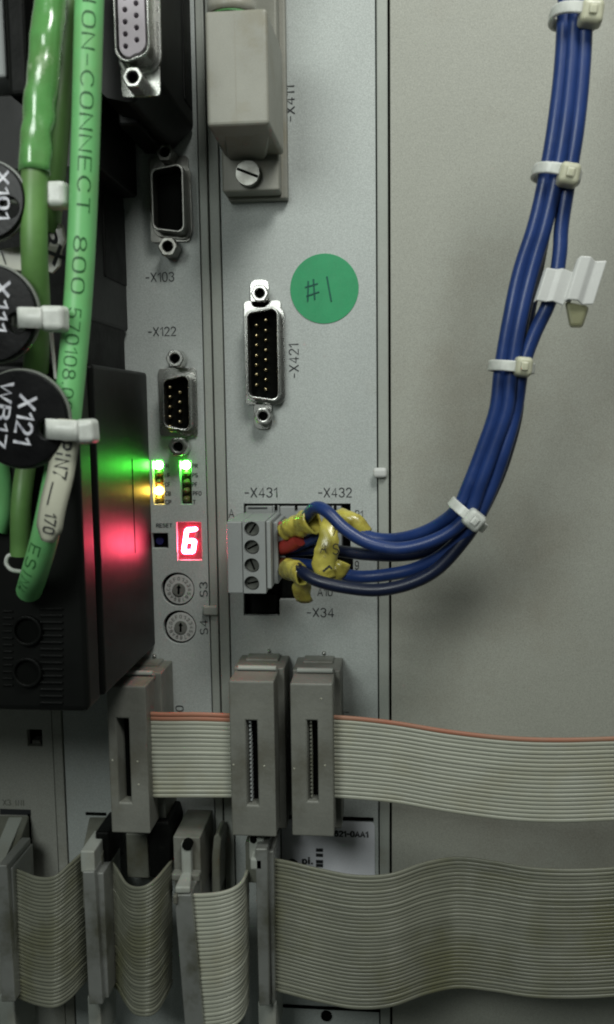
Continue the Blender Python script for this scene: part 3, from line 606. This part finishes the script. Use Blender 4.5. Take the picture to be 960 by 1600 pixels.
# second black housing under it, with boot
bh = root('black_cable_housing', 'tall matt black housing behind the printed green cable', 'housing', (XL(190), W(190, 400)[1], 0))
xr2 = XL(199, 400); b = MB(); b.box(xr2 - 30, xr2, W(190, 519, 0)[1], W(190, 215, 0)[1], 1, 36); b.build('housing_shell', M['gloss_black'], bh, bevel=.8, seg=3)
b = MB(); b.box(xr2 - .4, xr2 + .35, W(190, 450, 0)[1], W(190, 330, 0)[1], 2, 20); b.build('side_rib', M['black'], bh, bevel=.3)
b = MB(); x, z = W(160, 540, 4); b.slab(rrect(XL(160, 545), W(160, 545)[1], 11, 10, 4.5), [], 0, 16, True); b.build('cable_boot', M['black'], bh, bevel=.8, seg=3)
x, z = W(140, 565, 22); b = MB(); b.cyl(x, z, 2.2, 10, 22, 18, 1.8); b.build('thumb_screw', M['chrome'], bh, smooth=True)

# ---------------------------------------------------------------- black block, lower left
bb = root('black_plug', 'big black ribbed plug block lit green and red along its right side', 'plug', (XL(200, 800), W(200, 800)[1], 0))
xr3 = XL(238.2, 800); zt = W(236, 582, 0)[1]; zb3 = W(240, 1008, 0)[1]; Hb = 46
b = MB(); b.box(xr3 - 62, xr3, zb3, zt, .5, Hb); b.build('inner_shell', M['gloss_black'], bb, bevel=1.0, seg=3)
b = MB(); b.box(xr3 - 61, xr3 - 1.6, zb3 + 1, zt - 1, Hb, Hb + 2.0); b.build('parting_groove', M['void'], bb)
b = MB(); b.box(xr3 - 62, xr3 - .2, zb3 - .3, zt, Hb + 2.0, 57); b.build('outer_shell', M['gloss_black'], bb, bevel=1.6, seg=4)
b = MB(); b.box(xr3 - .03, xr3 + .06, W(210, 866, 20)[1], W(210, 718, 20)[1], 17.5, 18.1); b.build('label_edge', M['void'], bb)
b = MB()
for i in range(15):
    y = 950 + i*10.5
    b.boxpx(62, y, 98, y+3.5, 56, 57.5)
    if i < 12: b.boxpx(4, y + 4, 20, y + 7, 56, 57.4)
rib = b.build('grip_ribs', M['black'], bb, bevel=.15); rib['kind'] = 'stuff'
for y in (986, 1051):
    x, z = W(42, y, 58.0); b = MB(); b.slab(circ(x, z, 3.4, 28), [circ(x, z, 2.7, 28)], 56.5, 58.2); b.build('screw_hole_collar', M['black'], bb, bevel=.2); b = MB(); b.cyl(x, z, 2.7, 56.5, 57.3, 24); b.build('screw_hole', M['void'], bb)
x, z = W(212, 1012, 9); b = MB(); b.dome(x, z, 2.2, 6, 3); b.cyl(x, z, 2.2, 0, 6); b.build('fixing_screw', M['chrome'], bb, smooth=True)
x, z = W(138, 1073, 46); b = MB(); b.dome(x, z, 1.0, 45, 1.4); b.build('fixing_screw', M['chrome'], bb, smooth=True)
x, z = W(243, 540+40, 12)

# ---------------------------------------------------------------- green cables
g1 = root('green_cable', 'bright green printed cable running down in front of the black plugs', 'cable', P(140, 0, 68))
r1 = 22.5*mmpx(140, 100, 68)
gp = pathpx([(145, -90, 66), (140, 0, 67), (134.5, 200, 68), (129, 350, 68), (121.5, 480, 69), (110.5, 600, 70), (100, 690, 71), (85, 770, 71), (70, 840, 70), (55, 893, 67), (46, 922, 60)], 12)
b = MB(); b.sweep(gp, r1, 28); b.build('jacket', M['green'], g1, smooth=True)
Lg = arcl(gp)
def s_at(py):                # arc length where the cable passes photo row py
    ys = [proj(q)[1] for q in gp]; return float(np.interp(py, ys, Lg))
Rinv = Rm.transposed()
def proj(p):
    d = Rinv @ (Vector((p.x, -p.z, p.y)) - Vector((0, -DIST, 0))); return (CX + d.x/d.z*F, CY + d.y/d.z*F)
for s, y0, y1 in (('ION-CONNECT', 2, 337), ('800', 375, 462), ('570108.00', 484, 646)):
    text_on(s, gp, s_at(y0), s_at(y1), -.28, .72, .05, mat('dark_green_print', (.012, .10, .02), .5), g1, thin=-.014, r=r1) if 0 else None
def cable_text(s, y0, y1, v0, v1, m, thin=-.016):
    # reads downward, tops of letters to the right
    text_on(s, gp, s_at(y0), s_at(y1), v0, v1, .06, m, g1, thin=thin, r=r1)
gm = mat('dark_green_print', (.012, .09, .02), .5)
cable_text('ION-CONNECT', 4, 337, -.12, .80, gm); cable_text('800', 373, 463, -.22, .72, gm); cable_text('570108.00', 484, 644, -.30, .62, gm); cable_text('0', 648, 664, -.30, .62, gm)
cable_text('ESINA', 846, 912, -.65, .25, gm)

g2 = root('green_cable', 'left green cable wrapped in glossy clear tape', 'cable', P(70, 0, 70))
r2 = 21.5*mmpx(60, 250, 70)
gp2 = pathpx([(92, -90, 64), (80, 0, 66), (70, 100, 68), (59, 200, 69), (54, 300, 70), (54, 400, 70), (58, 480, 66), (56, 580, 60), (48, 680, 58), (34, 780, 62), (32, 868, 62)], 10)
b = MB(); b.sweep(gp2[:1+10*7], r2*.98, 24); b.build('jacket', M['green_dark'], g2, smooth=True)
b = MB(); b.sweep(gp2[10*7-3:], r2*.80, 20); b.build('tail_sleeve', M['green_dark'], g2, smooth=True)
b = MB(); n0 = 4; q = gp2[n0:38]; b.sweep(q, [r2*(1.12 + .10*noise.noise(Vector((i*.3, 0, 0)))) for i in range(len(q))], 26, .95, caps=False, wob=.16, seed=4); b.build('clear_tape', M['film'], g2, smooth=True, solid=.2)
g3 = root('green_cable', 'darker green cable tucked behind the taped one', 'cable', P(100, 0, 56))
b = MB(); b.sweep(pathpx([(112, -90, 54), (106, 0, 56), (97, 100, 58), (87, 200, 60), (80, 280, 60), (72, 360, 58)], 8), 2.9, 20); b.build('jacket', M['green_dark'], g3, smooth=True)
g4 = root('green_cable', 'bright green cable stub at the left edge below the black discs', 'cable', P(5, 760, 58))
b = MB(); b.sweep(pathpx([(-14, 690, 60), (-4, 740, 58), (2, 790, 57), (-8, 830, 58)], 8), 2.7, 20); b.build('jacket', M['green'], g4, smooth=True)
# cable ties on the green cables
gt = 'white ties on the green cables'
ziptie('white cable tie head beside the taped cable, highest of the three', (56, 302, 64), (90, 305, 68), 0, 5.4, 2.0, 'nylon', bw=3.2, head=(4.4, 5.4, 4), group=gt, tail=False)
ziptie('white cable tie running from the middle black disc', (60, 497, 68), (84, 498, 75), 2, 3.9, 3.4, 'nylon', bw=3.6, head=(5.4, 5.2, 4), group=gt, tail=False)
ziptie('white cable tie threaded through the lowest black disc', (112, 673, 71), (134, 674, 77), -3, 4.2, 3.6, 'nylon', bw=3.6, head=(4.6, 4.9, 4), group=gt, tail=False)
for x0_, y0_, x1_, y1_, h in ((27, 496, 66, 497, 77), (72, 670, 122, 673, 79)):
    k = mmpx(x0_, y0_, h); a = P(x0_, y0_, h); c = P(x1_, y1_, h)
    tt = root('tie_strap', 'flat white strap of nylon tie lying over the %s black disc' % ('middle' if y0_ < 600 else 'lowest'), 'strap', a)
    b = MB(); q = spline([a + Vector((-.5, 0, -2.2)), a + Vector((.6, 0, -.2)), a.lerp(c, .5) + Vector((0, 0, .3)), c], 5)
    A = [b.v(p + Vector((0, 1.9, 0))) for p in q]; B = [b.v(p - Vector((0, 1.9, 0))) for p in q]
    for i in range(len(q)-1): b.f([A[i], A[i+1], B[i+1], B[i]])
    b.build('nylon_band', M['nylon'], tt, smooth=True, solid=.8)

# ---------------------------------------------------------------- black disc tags
def disc(px, py, rpx, h, label, words):
    t = root('disc_tag', label, 'tag', P(px, py, h), 'round black plastic tags'); k = mmpx(px, py, h); x, z = W(px, py, h)
    b = MB(); hx, hz = W(px + rpx*.56, py + rpx*.2, h)
    b.slab(circ(x, z, rpx*k, 64), [circ(hx, hz, 1.9, 24)], h - 1.6, h, True); d = b.build('disc', M['disc'], t, bevel=.3)
    b = MB(); b.slab(circ(x, z, rpx*k + .35, 64), [circ(x, z, rpx*k - .35, 64)], h - 1.9, h - 1.0); b.build('worn_rim', mat('clear_rim', (.16, .17, .15), .25), t, bevel=.15)
    for s, x_, y_, w_, h_, r in words: text(s, x_, y_, w_, h_, r, h, M['engraved'], t, name='embossed_lettering', thin=.002, thick=.15)
    return t
disc(-20, 312, 60, 73, 'highest black disc tag, mostly cut off by the left edge', [('X101', 6, 305, 75, 20, 92)])
disc(-16, 490, 75, 75, 'middle black disc tag at the left edge with a white tie', [('X111', 2, 478, 80, 26, 98)])
disc(31, 655, 76, 77, 'lowest black disc tag embossed X121 with a white tie', [('X121', 40, 656, 78, 30, 101), ('WB17', 6, 648, 105, 22, 101)])
# white label tags
lt = root('cable_label', 'folded white label with black lettering behind the taped green cable', 'label', P(86, 390, 60))
b = MB(); q = [(84, 343), (98, 352), (103, 376), (96, 392), (94, 415), (82, 427), (60, 420), (60, 350)]; b.quadpx(q, 58.6, 59.2); b.build('paper', M['tagwhite'], lt, bevel=.15)
text('RX', 84, 386, 56, 26, 68, 59.2, M['ink'], lt, thin=.012)
lt = root('cable_label', 'small curled white label above the middle black disc', 'label', P(20, 400, 64))
b = MB(); b.quadpx([(-20, 392), (36, 384), (36, 424), (12, 420), (-20, 410)], 65, 65.6); b.build('paper', M['tagwhite'], lt, bevel=.2); text('/', 6, 402, 7, 24, -30, 65.6, M['ink'], lt)
pt = root('cable_label', 'long clear-sleeved label reading PIN7 170 on the green cable', 'label', P(85, 770, 75))
pn = [P(102, 655, 77), P(101, 690, 76.6), P(92, 745, 77), P(80, 795, 77), P(72, 846, 76)]
def strip(L, hw, m, name, par, th, curve=0):
    b = MB(); q = spline(L, 8); rows = []
    for i, p in enumerate(q):
        tg = (q[min(i+1, len(q)-1)] - q[max(i-1, 0)]).normalized(); sd = Vector((tg.y, -tg.x, 0)).normalized()
        if sd.x < 0: sd = -sd
        w_ = hw if hasattr(hw, '__call__') is False else hw(i/(len(q)-1))
        rows.append([b.v(p + sd*(w_*u) + Vector((0, 0, -curve*u*u))) for u in (-1, -.6, -.2, .2, .6, 1)])
    for A, B in zip(rows, rows[1:]):
        for i in range(5): b.f([A[i], A[i+1], B[i+1], B[i]])
    return b.build(name, M[m], par, smooth=True, solid=th), q
hwf = lambda t: 2.55 if t < .9 else 2.55 - (t-.9)*14
_, q = strip(pn, hwf, 'tagwhite', 'label_sleeve', pt, .5, .9)
def strip_text(s, t0, t1, v0, v1, m=M['ink'], th=.35, thin=0.0):
    L = arcl(q); tot = L[-1]; vs, fs = glyphs(s, thin); b = MB(); V = []
    for u, v, ly in vs:
        a = (t0 + u*(t1-t0))*tot; i = max(0, min(len(q)-2, int(np.searchsorted(L, a))-1)); p = q[i].lerp(q[i+1], (a-L[i])/(L[i+1]-L[i])); tg = (q[i+1]-q[i]).normalized(); sd = Vector((tg.y, -tg.x, 0)).normalized(); sd = sd if sd.x > 0 else -sd
        y = v0 + v*(v1-v0); V.append(b.v(p + sd*y + Vector((0, 0, .35 - .9*(y/2.55)**2 + .1 + ly*.012))))
    for f in fs: b.f([V[i] for i in f])
    return b.build('printed_lettering', m, pt)
strip_text('PIN7', .17, .47, -1.3, 1.6); strip_text('170', .75, .93, -.9, 1.5)
strip_text('_', .50, .70, -1.9, .3, thin=.0)
# clear filament loops
hk = root('tie_tail', 'curled end of a clear tie under the long label', 'cable tie', P(20, 870, 62))
b = MB(); b.sweep(pathpx([(30, 868, 63), (14, 868, 63), (10, 880, 63), (18, 890, 63), (32, 893, 62)], 6), .45, 8); b.build('filament', M['nylon'], hk, smooth=True)
ed = root('tape_edge', 'thin clear tape edge beside the green printed cable', 'tape', P(80, 560, 66))
b = MB(); b.quadpx([(77, 518), (82, 518), (89, 592), (85, 592)], 66, 66.4); b.build('tape_strip', M['nylon'], ed)

# ---------------------------------------------------------------- socket at the extreme upper left
fs_ = root('framed_connector', 'black framed connector with chrome rim at the top left corner', 'connector', P(20, 60, 40))
b = MB(); b.boxpx(6, -120, 38, 150, 20, 44); b.build('frame', M['black'], fs_, bevel=1.2, seg=3)
b = MB(); b.boxpx(27, -120, 45, 120, 15, 38); b.build('chrome_rim', M['chrome'], fs_, bevel=.8, seg=3)
b = MB(); b.boxpx(-60, -120, 4, 122, 15, 36); b.build('grey_face', M['plug'], fs_, bevel=.6)
gb = root('grey_housing', 'plain grey housing at the left edge under the black framed connector', 'housing', P(10, 190, 20))
b = MB(); b.boxpx(-60, 148, 60, 262, 6, 30); b.build('housing_shell', M['plug'], gb, bevel=.8)
db = root('black_housing', 'black housing behind the green cables at the left edge', 'housing', P(40, 420, 20))
b = MB(); b.boxpx(-80, 262, 118, 585, 3, 40); b.build('housing_shell', M['black'], db, bevel=.8)
b = MB(); b.boxpx(60, -120, 150, 262, 3, 34); b.build('plug_shell', M['black'], db, bevel=.8)

# ---------------------------------------------------------------- ribbon cables
def ribbon(par, sts, n, mtl, name='ribbon', red=None, m=10, flip=False):
    """sts: (px, ytop, ybot, h); n conductors across; ridged on both sides"""
    tops = spline([P(x, a, h) for x, a, c, h in sts], m); bots = spline([P(x if len(q) < 5 else x + q[4], q[2], q[3]) for q in sts for x in (q[0],)], m)
    prof = []; rj = random.Random(int(sts[0][0])); jit = [1 + rj.uniform(-.25, .25) for _ in range(n)]; lift = [rj.uniform(-.05, .05) for _ in range(n)]
    nr = 8
    for s in range(n):
        for j in range(nr):
            a = pi*(j+.0)/nr; prof.append(((s + .5 - .5*math.cos(a))/n, max(.24*jit[s]*math.sin(a), .0) + .12 + lift[s], s))
    prof.append((1.0, .12, n-1))
    def strands(s0, s1, nm, mt):
        pr_ = [p for p in prof if s0 <= p[2] < s1]; e = [p for p in prof if p[2] == s1]; pr_ = pr_ + (e[:1] if e else [])
        if s1 == n and prof[-1] not in pr_: pr_.append(prof[-1])
        b = MB(); rows = []
        for i in range(len(tops)):
            A, B = tops[i], bots[i]; tg = ((tops[min(i+1, len(tops)-1)] - tops[max(i-1, 0)]) + (bots[min(i+1, len(tops)-1)] - bots[max(i-1, 0)])).normalized()
            dn = (B-A); N_ = tg.cross(dn.normalized()); N_ = N_ if N_.z > 0 or abs(N_.z) < 1e-3 else -N_
            if rows and N_.dot(last) < 0: N_ = -N_
            last = N_; k = dn.length/n
            rows.append(([b.v(A + dn*u + N_*(w_*1.2)) for u, w_, _ in pr_], [b.v(A + dn*u - N_*(w_*1.2)) for u, w_, _ in pr_]))
        for (a, c), (d, e_) in zip(rows, rows[1:]):
            for i in range(len(pr_)-1): b.f([a[i], a[i+1], d[i+1], d[i]]); b.f([c[i], e_[i], e_[i+1], c[i+1]])
            b.f([a[0], d[0], e_[0], c[0]]); b.f([a[-1], c[-1], e_[-1], d[-1]])
        return b.build(nm, M[mt], par, smooth=True, recalc=True)
    if red:
        strands(0, red, 'red_edge_strand', 'red_strand'); o = strands(red, n, name, mtl)
    else: o = strands(0, n, name, mtl)
    return o
def idc(par, fx0, fx1, y0, y1, h0, h1, slot, mtl='idc', teeth=True, tm='nylon_y'):
    """ribbon connector: front face px box at h1, slot px box"""
    a = W(fx0, 1180, h1)[0]; c = W(fx1, 1180, h1)[0]; t = W((fx0+fx1)/2, y0, h1)[1]; u = W((fx0+fx1)/2, y1, h1)[1]
    sl = rectpx(*slot, h1)
    b = MB(); b.slab(rectmm(a, c, u, t), [sl], h0, h1, True); o = b.build('plug_body', M[mtl], par, bevel=.45, seg=3)
    b = MB(); sx0, sx1, sz0, sz1 = sl[0][0], sl[1][0], sl[0][1], sl[2][1]; b.box(sx0, sx1, sz0, sz1, h1 - 4.4, h1 - 4); b.build('slot_floor', M['void'], o)
    b = MB(); b.hexa([(sx0 - .2, sz0, h1 - 4), (sx0 + .9, sz0, h1 - 4), (sx0 + .9, sz1, h1 - 4), (sx0 - .2, sz1, h1 - 4)], [(sx0 - .2, sz0, h1 - .25), (sx0 + .05, sz0, h1 - .25), (sx0 + .05, sz1, h1 - .25), (sx0 - .2, sz1, h1 - .25)]); b.build('slot_chamfer', M[mtl], o)
    if teeth:
        b = MB(); nn = 20
        for i in range(nn):
            z = sz0 + .8 + (sz1-sz0-1.6)*i/(nn-1); b.box(sx0 + .75, sx0 + 1.25, z-.22, z+.22, h1 - 4, h1 - 1.2)
        o2 = b.build('contact_row', M[tm], o); o2['kind'] = 'stuff'
    return o, a, c, u, t
def header(mod, a, c, u, t, mtl='idc', hh=12.6, dx0=-.5, dx1=1.4, rod=True, up=.3):
    b = MB(); b.box(a + dx0, c + dx1, u - 3, t + up, 0, hh); hd = b.build('pin_header', M[mtl], mod, bevel=.35)
    b = MB(); b.box(a + 1.6, c - .9, t + up - 1.3, t + up + .7, .5, hh - 6); b.build('eject_latch', M[mtl], hd, bevel=.4)
    if rod:
        b = MB(); zc = t + .5; b.sweep([(a + .9, zc, hh + 1.1), (c - .6, zc, hh + 1.1)], .75, 12); b.build('latch_bar', M['chrome' if rod == 2 else 'lip'], hd, smooth=True)
        b = MB(); b.box(a + .5, c - .2, t - 1.2, t + .2, hh - .5, hh + 1.2); b.build('latch_hook', M[mtl], hd, bevel=.3)
    b = MB(); b.dome((a+c)/2 + 1.5, t + up + 1.3, .6, 0, 1.1, 10, 3); b.build('rivet', M['chrome'], mod, smooth=True)
    return hd
c1 = root('ribbon_cable', 'short grey ribbon cable with orange edge joining two upper plugs', 'ribbon cable', P(300, 1180, 17))
c2 = root('ribbon_cable', 'grey ribbon cable with red edge running right from third upper plug', 'ribbon cable', P(600, 1190, 17))
o, *e = idc(c1, 170, 231, 1072, 1302, 15, 23.5, (184, 1123, 203, 1254), teeth=False); header(modA, *e)
o, *e = idc(c1, 360, 430, 1064, 1307, 15, 23.5, (385, 1126, 403, 1258), tm='plug'); header(modB, *e)
o, *e = idc(c2, 455, 521, 1068, 1307, 15, 23.5, (480, 1126, 497, 1252), tm='idc_dirty'); header(modB, *e)
ribbon(c1, [(222, 1112, 1246, 19), (260, 1113, 1246, 19.4), (310, 1113, 1246, 19.8), (368, 1115, 1246, 19.2)], 20, 'ribbon', red=2)
ribbon(c2, [(514, 1117, 1246, 18), (560, 1120, 1249, 19), (620, 1127, 1255, 21), (700, 1140, 1269, 24), (790, 1150, 1281, 27), (870, 1153, 1285, 29), (960, 1151, 1282, 29), (1060, 1148, 1276, 28)], 20, 'ribbon', red=1)
# lower ribbons with clamp bars
lo = 'dusty ribbon cables along the bottom'
def clamp(par, top, bot, w0, w1, h, hb, mtl='clamp', name='clamp_bar'):
    """bar from top (x,y) to bottom (x,y): left edge px; w0,w1 widths"""
    b = MB(); q = [top, (top[0]+w0, top[1]), (bot[0]+w1, bot[1]), bot]; b.quadpx(q, hb, h); return b.build(name, M[mtl], par, bevel=.35)
cA = root('ribbon_cable', 'dusty ribbon cable looping between the two leftmost clamp bars', 'ribbon cable', P(70, 1450, 18), lo)
clamp(cA, (-4, 1352), (2, 1566), 15, 22, 24, 8); clamp(cA, (16, 1356), (24, 1560), 4, 4, 22, 8, name='clamp_edge')
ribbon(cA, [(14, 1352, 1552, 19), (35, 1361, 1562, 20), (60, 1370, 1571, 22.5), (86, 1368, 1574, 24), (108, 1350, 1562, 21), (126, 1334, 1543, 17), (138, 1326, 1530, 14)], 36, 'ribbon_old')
cB = root('ribbon_cable', 'dusty ribbon cable folded in a deep bend left of the black stub', 'ribbon cable', P(210, 1450, 18), lo)
clamp(cB, (129, 1362), (139, 1570), 19, 22, 23, 6); clamp(cB, (149, 1364), (160, 1560), 13, 10, 21, 6, name='clamp_edge')
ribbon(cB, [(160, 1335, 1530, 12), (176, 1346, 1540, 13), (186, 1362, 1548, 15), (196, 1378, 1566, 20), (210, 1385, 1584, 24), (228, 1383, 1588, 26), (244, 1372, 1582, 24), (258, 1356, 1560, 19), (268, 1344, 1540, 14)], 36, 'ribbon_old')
cC = root('ribbon_cable', 'cleaner ribbon cable bent round between the third and fourth clamp bars', 'ribbon cable', P(340, 1480, 20), lo)
clamp(cC, (272, 1398), (292, 1640), 27, 30, 27, 6)
ribbon(cC, [(292, 1396, 1612, 24), (318, 1396, 1614, 25), (345, 1393, 1611, 25.5), (366, 1386, 1603, 24.5), (380, 1374, 1588, 21), (387, 1356, 1566, 15), (387, 1344, 1550, 10)], 34, 'ribbon')
cD = root('ribbon_cable', 'wide dusty ribbon cable waving right across the bottom from last clamp bar', 'ribbon cable', P(650, 1460, 20), lo)
clamp(cD, (399, 1326), (405, 1572), 19, 16, 24, 6); clamp(cD, (419, 1330), (425, 1570), 9, 5, 21, 6, name='clamp_edge')
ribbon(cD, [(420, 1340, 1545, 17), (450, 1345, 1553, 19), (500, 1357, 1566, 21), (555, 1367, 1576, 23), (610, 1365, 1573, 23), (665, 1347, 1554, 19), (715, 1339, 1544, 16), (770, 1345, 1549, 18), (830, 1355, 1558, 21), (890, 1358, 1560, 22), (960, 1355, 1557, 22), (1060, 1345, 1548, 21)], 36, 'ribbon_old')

for cbl, pts in ((c1, ((215, 1190), (176, 1188), (217, 1226), (365, 1195), (413, 1197))), (c2, ((508, 1196), (460, 1201), (502, 1092)))):
    b = MB()
    for x_, y_ in pts:
        x, z = W(x_, y_, 23.5); b.cyl(x, z, .28, 23.5, 23.62, 8, .15)
    b.build('ejector_mark', M['nylon_y'], cbl)
# headers behind the lower ribbons
def lowhead(mod, x0, y0, x1, y1, h, mtl='idc_dirty', groove=True, label=None):
    b = MB(); b.boxpx(x0, y0, x1, y1, 0, h); o = b.build('pin_header', M[mtl], mod, bevel=.3)
    return o
def latch(par, x0, y0, x1, y1, h0, h1, mtl='idc_dirty'):
    b = MB(); b.boxpx(x0, y0, x1, y1, h0, h1); return b.build('eject_latch', M[mtl], par, bevel=.35)
# A
b = MB(); q = [P(-6, 1274, 1), P(46, 1274, 1), P(50, 1400, 1), P(-6, 1400, 1)]; q2 = [P(-30, 1352, 18), P(18, 1352, 18), P(20, 1420, 18), P(-30, 1420, 18)]; b.hexa(q, q2); hA = b.build('pin_header', M['idc_dirty'], modL, bevel=.4)
b = MB(); b.hexa([P(14, 1276, 1.5), P(36, 1276, 1.5), P(36, 1280, 1.5), P(14, 1280, 1.5)], [P(-16, 1348, 19), P(6, 1348, 19), P(6, 1354, 19), P(-16, 1354, 19)]); b.build('eject_latch', M['lip'], hA, bevel=.3)
b = MB(); b.boxpx(46, 1272, 50, 1380, -1, .3); b.build('slot_edge', M['void'], modL)
b = MB(); b.boxpx(0, 1556, 24, 1640, 2, 16); b.build('eject_latch', M['lip'], hA, bevel=.5)
# B
b = MB(); b.boxpx(134, 1270, 166, 1274, 0, .3); b.build('slot_edge', M['void'], modA)
b = MB(); b.hexa([P(140, 1276, 0), P(180, 1276, 0), P(182, 1400, 0), P(140, 1400, 0)], [P(128, 1335, 17), P(160, 1335, 17), P(162, 1420, 17), P(130, 1420, 17)]); hB = b.build('pin_header', M['idc_dirty'], modA, bevel=.4)
b = MB(); b.boxpx(126, 1330, 148, 1364, 10, 22); b.build('eject_latch', M['lip'], hB, bevel=.4)
b = MB(); b.boxpx(150, 1300, 172, 1370, 2, 15); b.build('latch_arm', M['black'], hB, bevel=.6)
b = MB(); b.boxpx(138, 1558, 158, 1640, 4, 18); b.build('eject_latch', M['lip'], hB, bevel=.5)
# black stub
bs = root('black_clip', 'black plastic stub standing between the lower ribbon cables', 'clip', P(250, 1330, 8))
b = MB(); b.quadpx([(236, 1285), (264, 1284), (269, 1302), (266, 1355), (256, 1374), (234, 1372), (231, 1308)], 1, 15); b.build('stub_body', M['black'], bs, bevel=.8, seg=3)
b = MB(); b.boxpx(198, 1303, 232, 1372, 1, 9); b.build('pin_header', M['idc_dirty'], modA, bevel=.4)
# C
hC = lowhead(modA, 272, 1308, 314, 1398, 17, 'idc'); 
b = MB(); b.boxpx(268, 1366, 312, 1378, 17, 20); b.build('header_shoulder', M['idc'], hC, bevel=.5)
b = MB(); b.boxpx(283, 1318, 299, 1372, 17, 19.5); b.build('eject_latch', M['lip'], hC, bevel=.6)
b = MB(); b.hexa([P(284, 1362, 19), P(300, 1362, 19), P(300, 1372, 19), P(284, 1372, 19)], [P(273, 1386, 27), P(298, 1386, 27), P(298, 1397, 27), P(273, 1397, 27)]); b.build('latch_hook', M['lip'], hC, bevel=.6, seg=3)
x, z = W(294, 1318, 18.6); b = MB(); b.cyl(x, z, 1.4, 18, 19.8, 16); b.build('latch_eye', M['void'], hC)
b = MB(); b.boxpx(270, 1400, 277, 1414, 20, 28); b.build('latch_tooth', M['idc'], hC, bevel=.4)
# strip E
b = MB(); b.quadpx([(334, 1308), (341, 1302), (346, 1312), (344, 1340), (344, 1396), (331, 1396), (331, 1340)], 2, 11); b.build('latch_arm', M['idc_dirty'], modB, bevel=.5)
b = MB(); b.boxpx(300, 1296, 322, 1392, 0, 8); b.build('header_wall', M['black'], modA, bevel=.3)
# D
hD = lowhead(modB, 384, 1316, 420, 1380, 16)
b = MB(); b.boxpx(389, 1310, 413, 1346, 16, 20); b.build('eject_latch', M['lip'], hD, bevel=.6)
b = MB(); b.boxpx(391, 1342, 411, 1360, 19, 24); b.build('latch_hook', M['lip'], hD, bevel=.5)
x, z = W(396, 1312, 20); b = MB(); b.cyl(x, z, .9, 19, 20.3, 12); b.build('latch_eye', M['void'], hD)
b = MB(); b.boxpx(412, 1310, 430, 1420, 1, 13); b.build('header_wall', mat('rusty_dark', (.05, .035, .03), .6), modB, bevel=.3)
b = MB(); b.boxpx(404, 1568, 432, 1640, 3, 18); b.build('eject_latch', M['lip'], hD, bevel=.5)
# sticker card and frame on the wide module
b = MB(); b.boxpx(437, 1276, 584, 1281, 0, .35); b.boxpx(435, 1277, 440, 1400, 0, .3); b.build('recess_edge', M['void'], modB)
cd = root('type_label', 'white type label reading 621-0AA1 partly hidden behind the third plug', 'label', P(520, 1320, 0))
cr = rectpx(441, 1283, 586, 1420, .4); b = MB(); b.slab(rrect((cr[0][0]+cr[1][0])/2, (cr[0][1]+cr[2][1])/2, cr[1][0]-cr[0][0], cr[2][1]-cr[0][1], 1.2), [], .05, .3); b.build('paper', M['card'], cd)
text('621-0AA1', 549, 1303, 54, 10.5, 0, .3, M['ink'], cd, thin=.03)
b = MB()
for y in (1326, 1334, 1344, 1350): b.boxpx(494, y, 505, y + 5, .3, .42)
b.build('printed_bars', M['ink'], cd)
b = MB(); b.slab(circ(*W(457, 1352, .3), 1.9, 24), [circ(*W(457, 1352, .3), 1.2, 24)], .3, .42); b.build('printed_emblem', M['ink'], cd); text('pi.', 481, 1344, 18, 14, 0, .3, M['ink'], cd, thin=.02)
# bottom fittings
b = MB(); b.boxpx(432, 1574, 600, 1578, 0, .4); b.build('recess_edge', M['void'], modB)
b = MB(); x, z = W(510, 1590, 1); b.cyl(x, z, 1.6, 0, .5, 20); b.build('screw_hole', M['void'], modB)
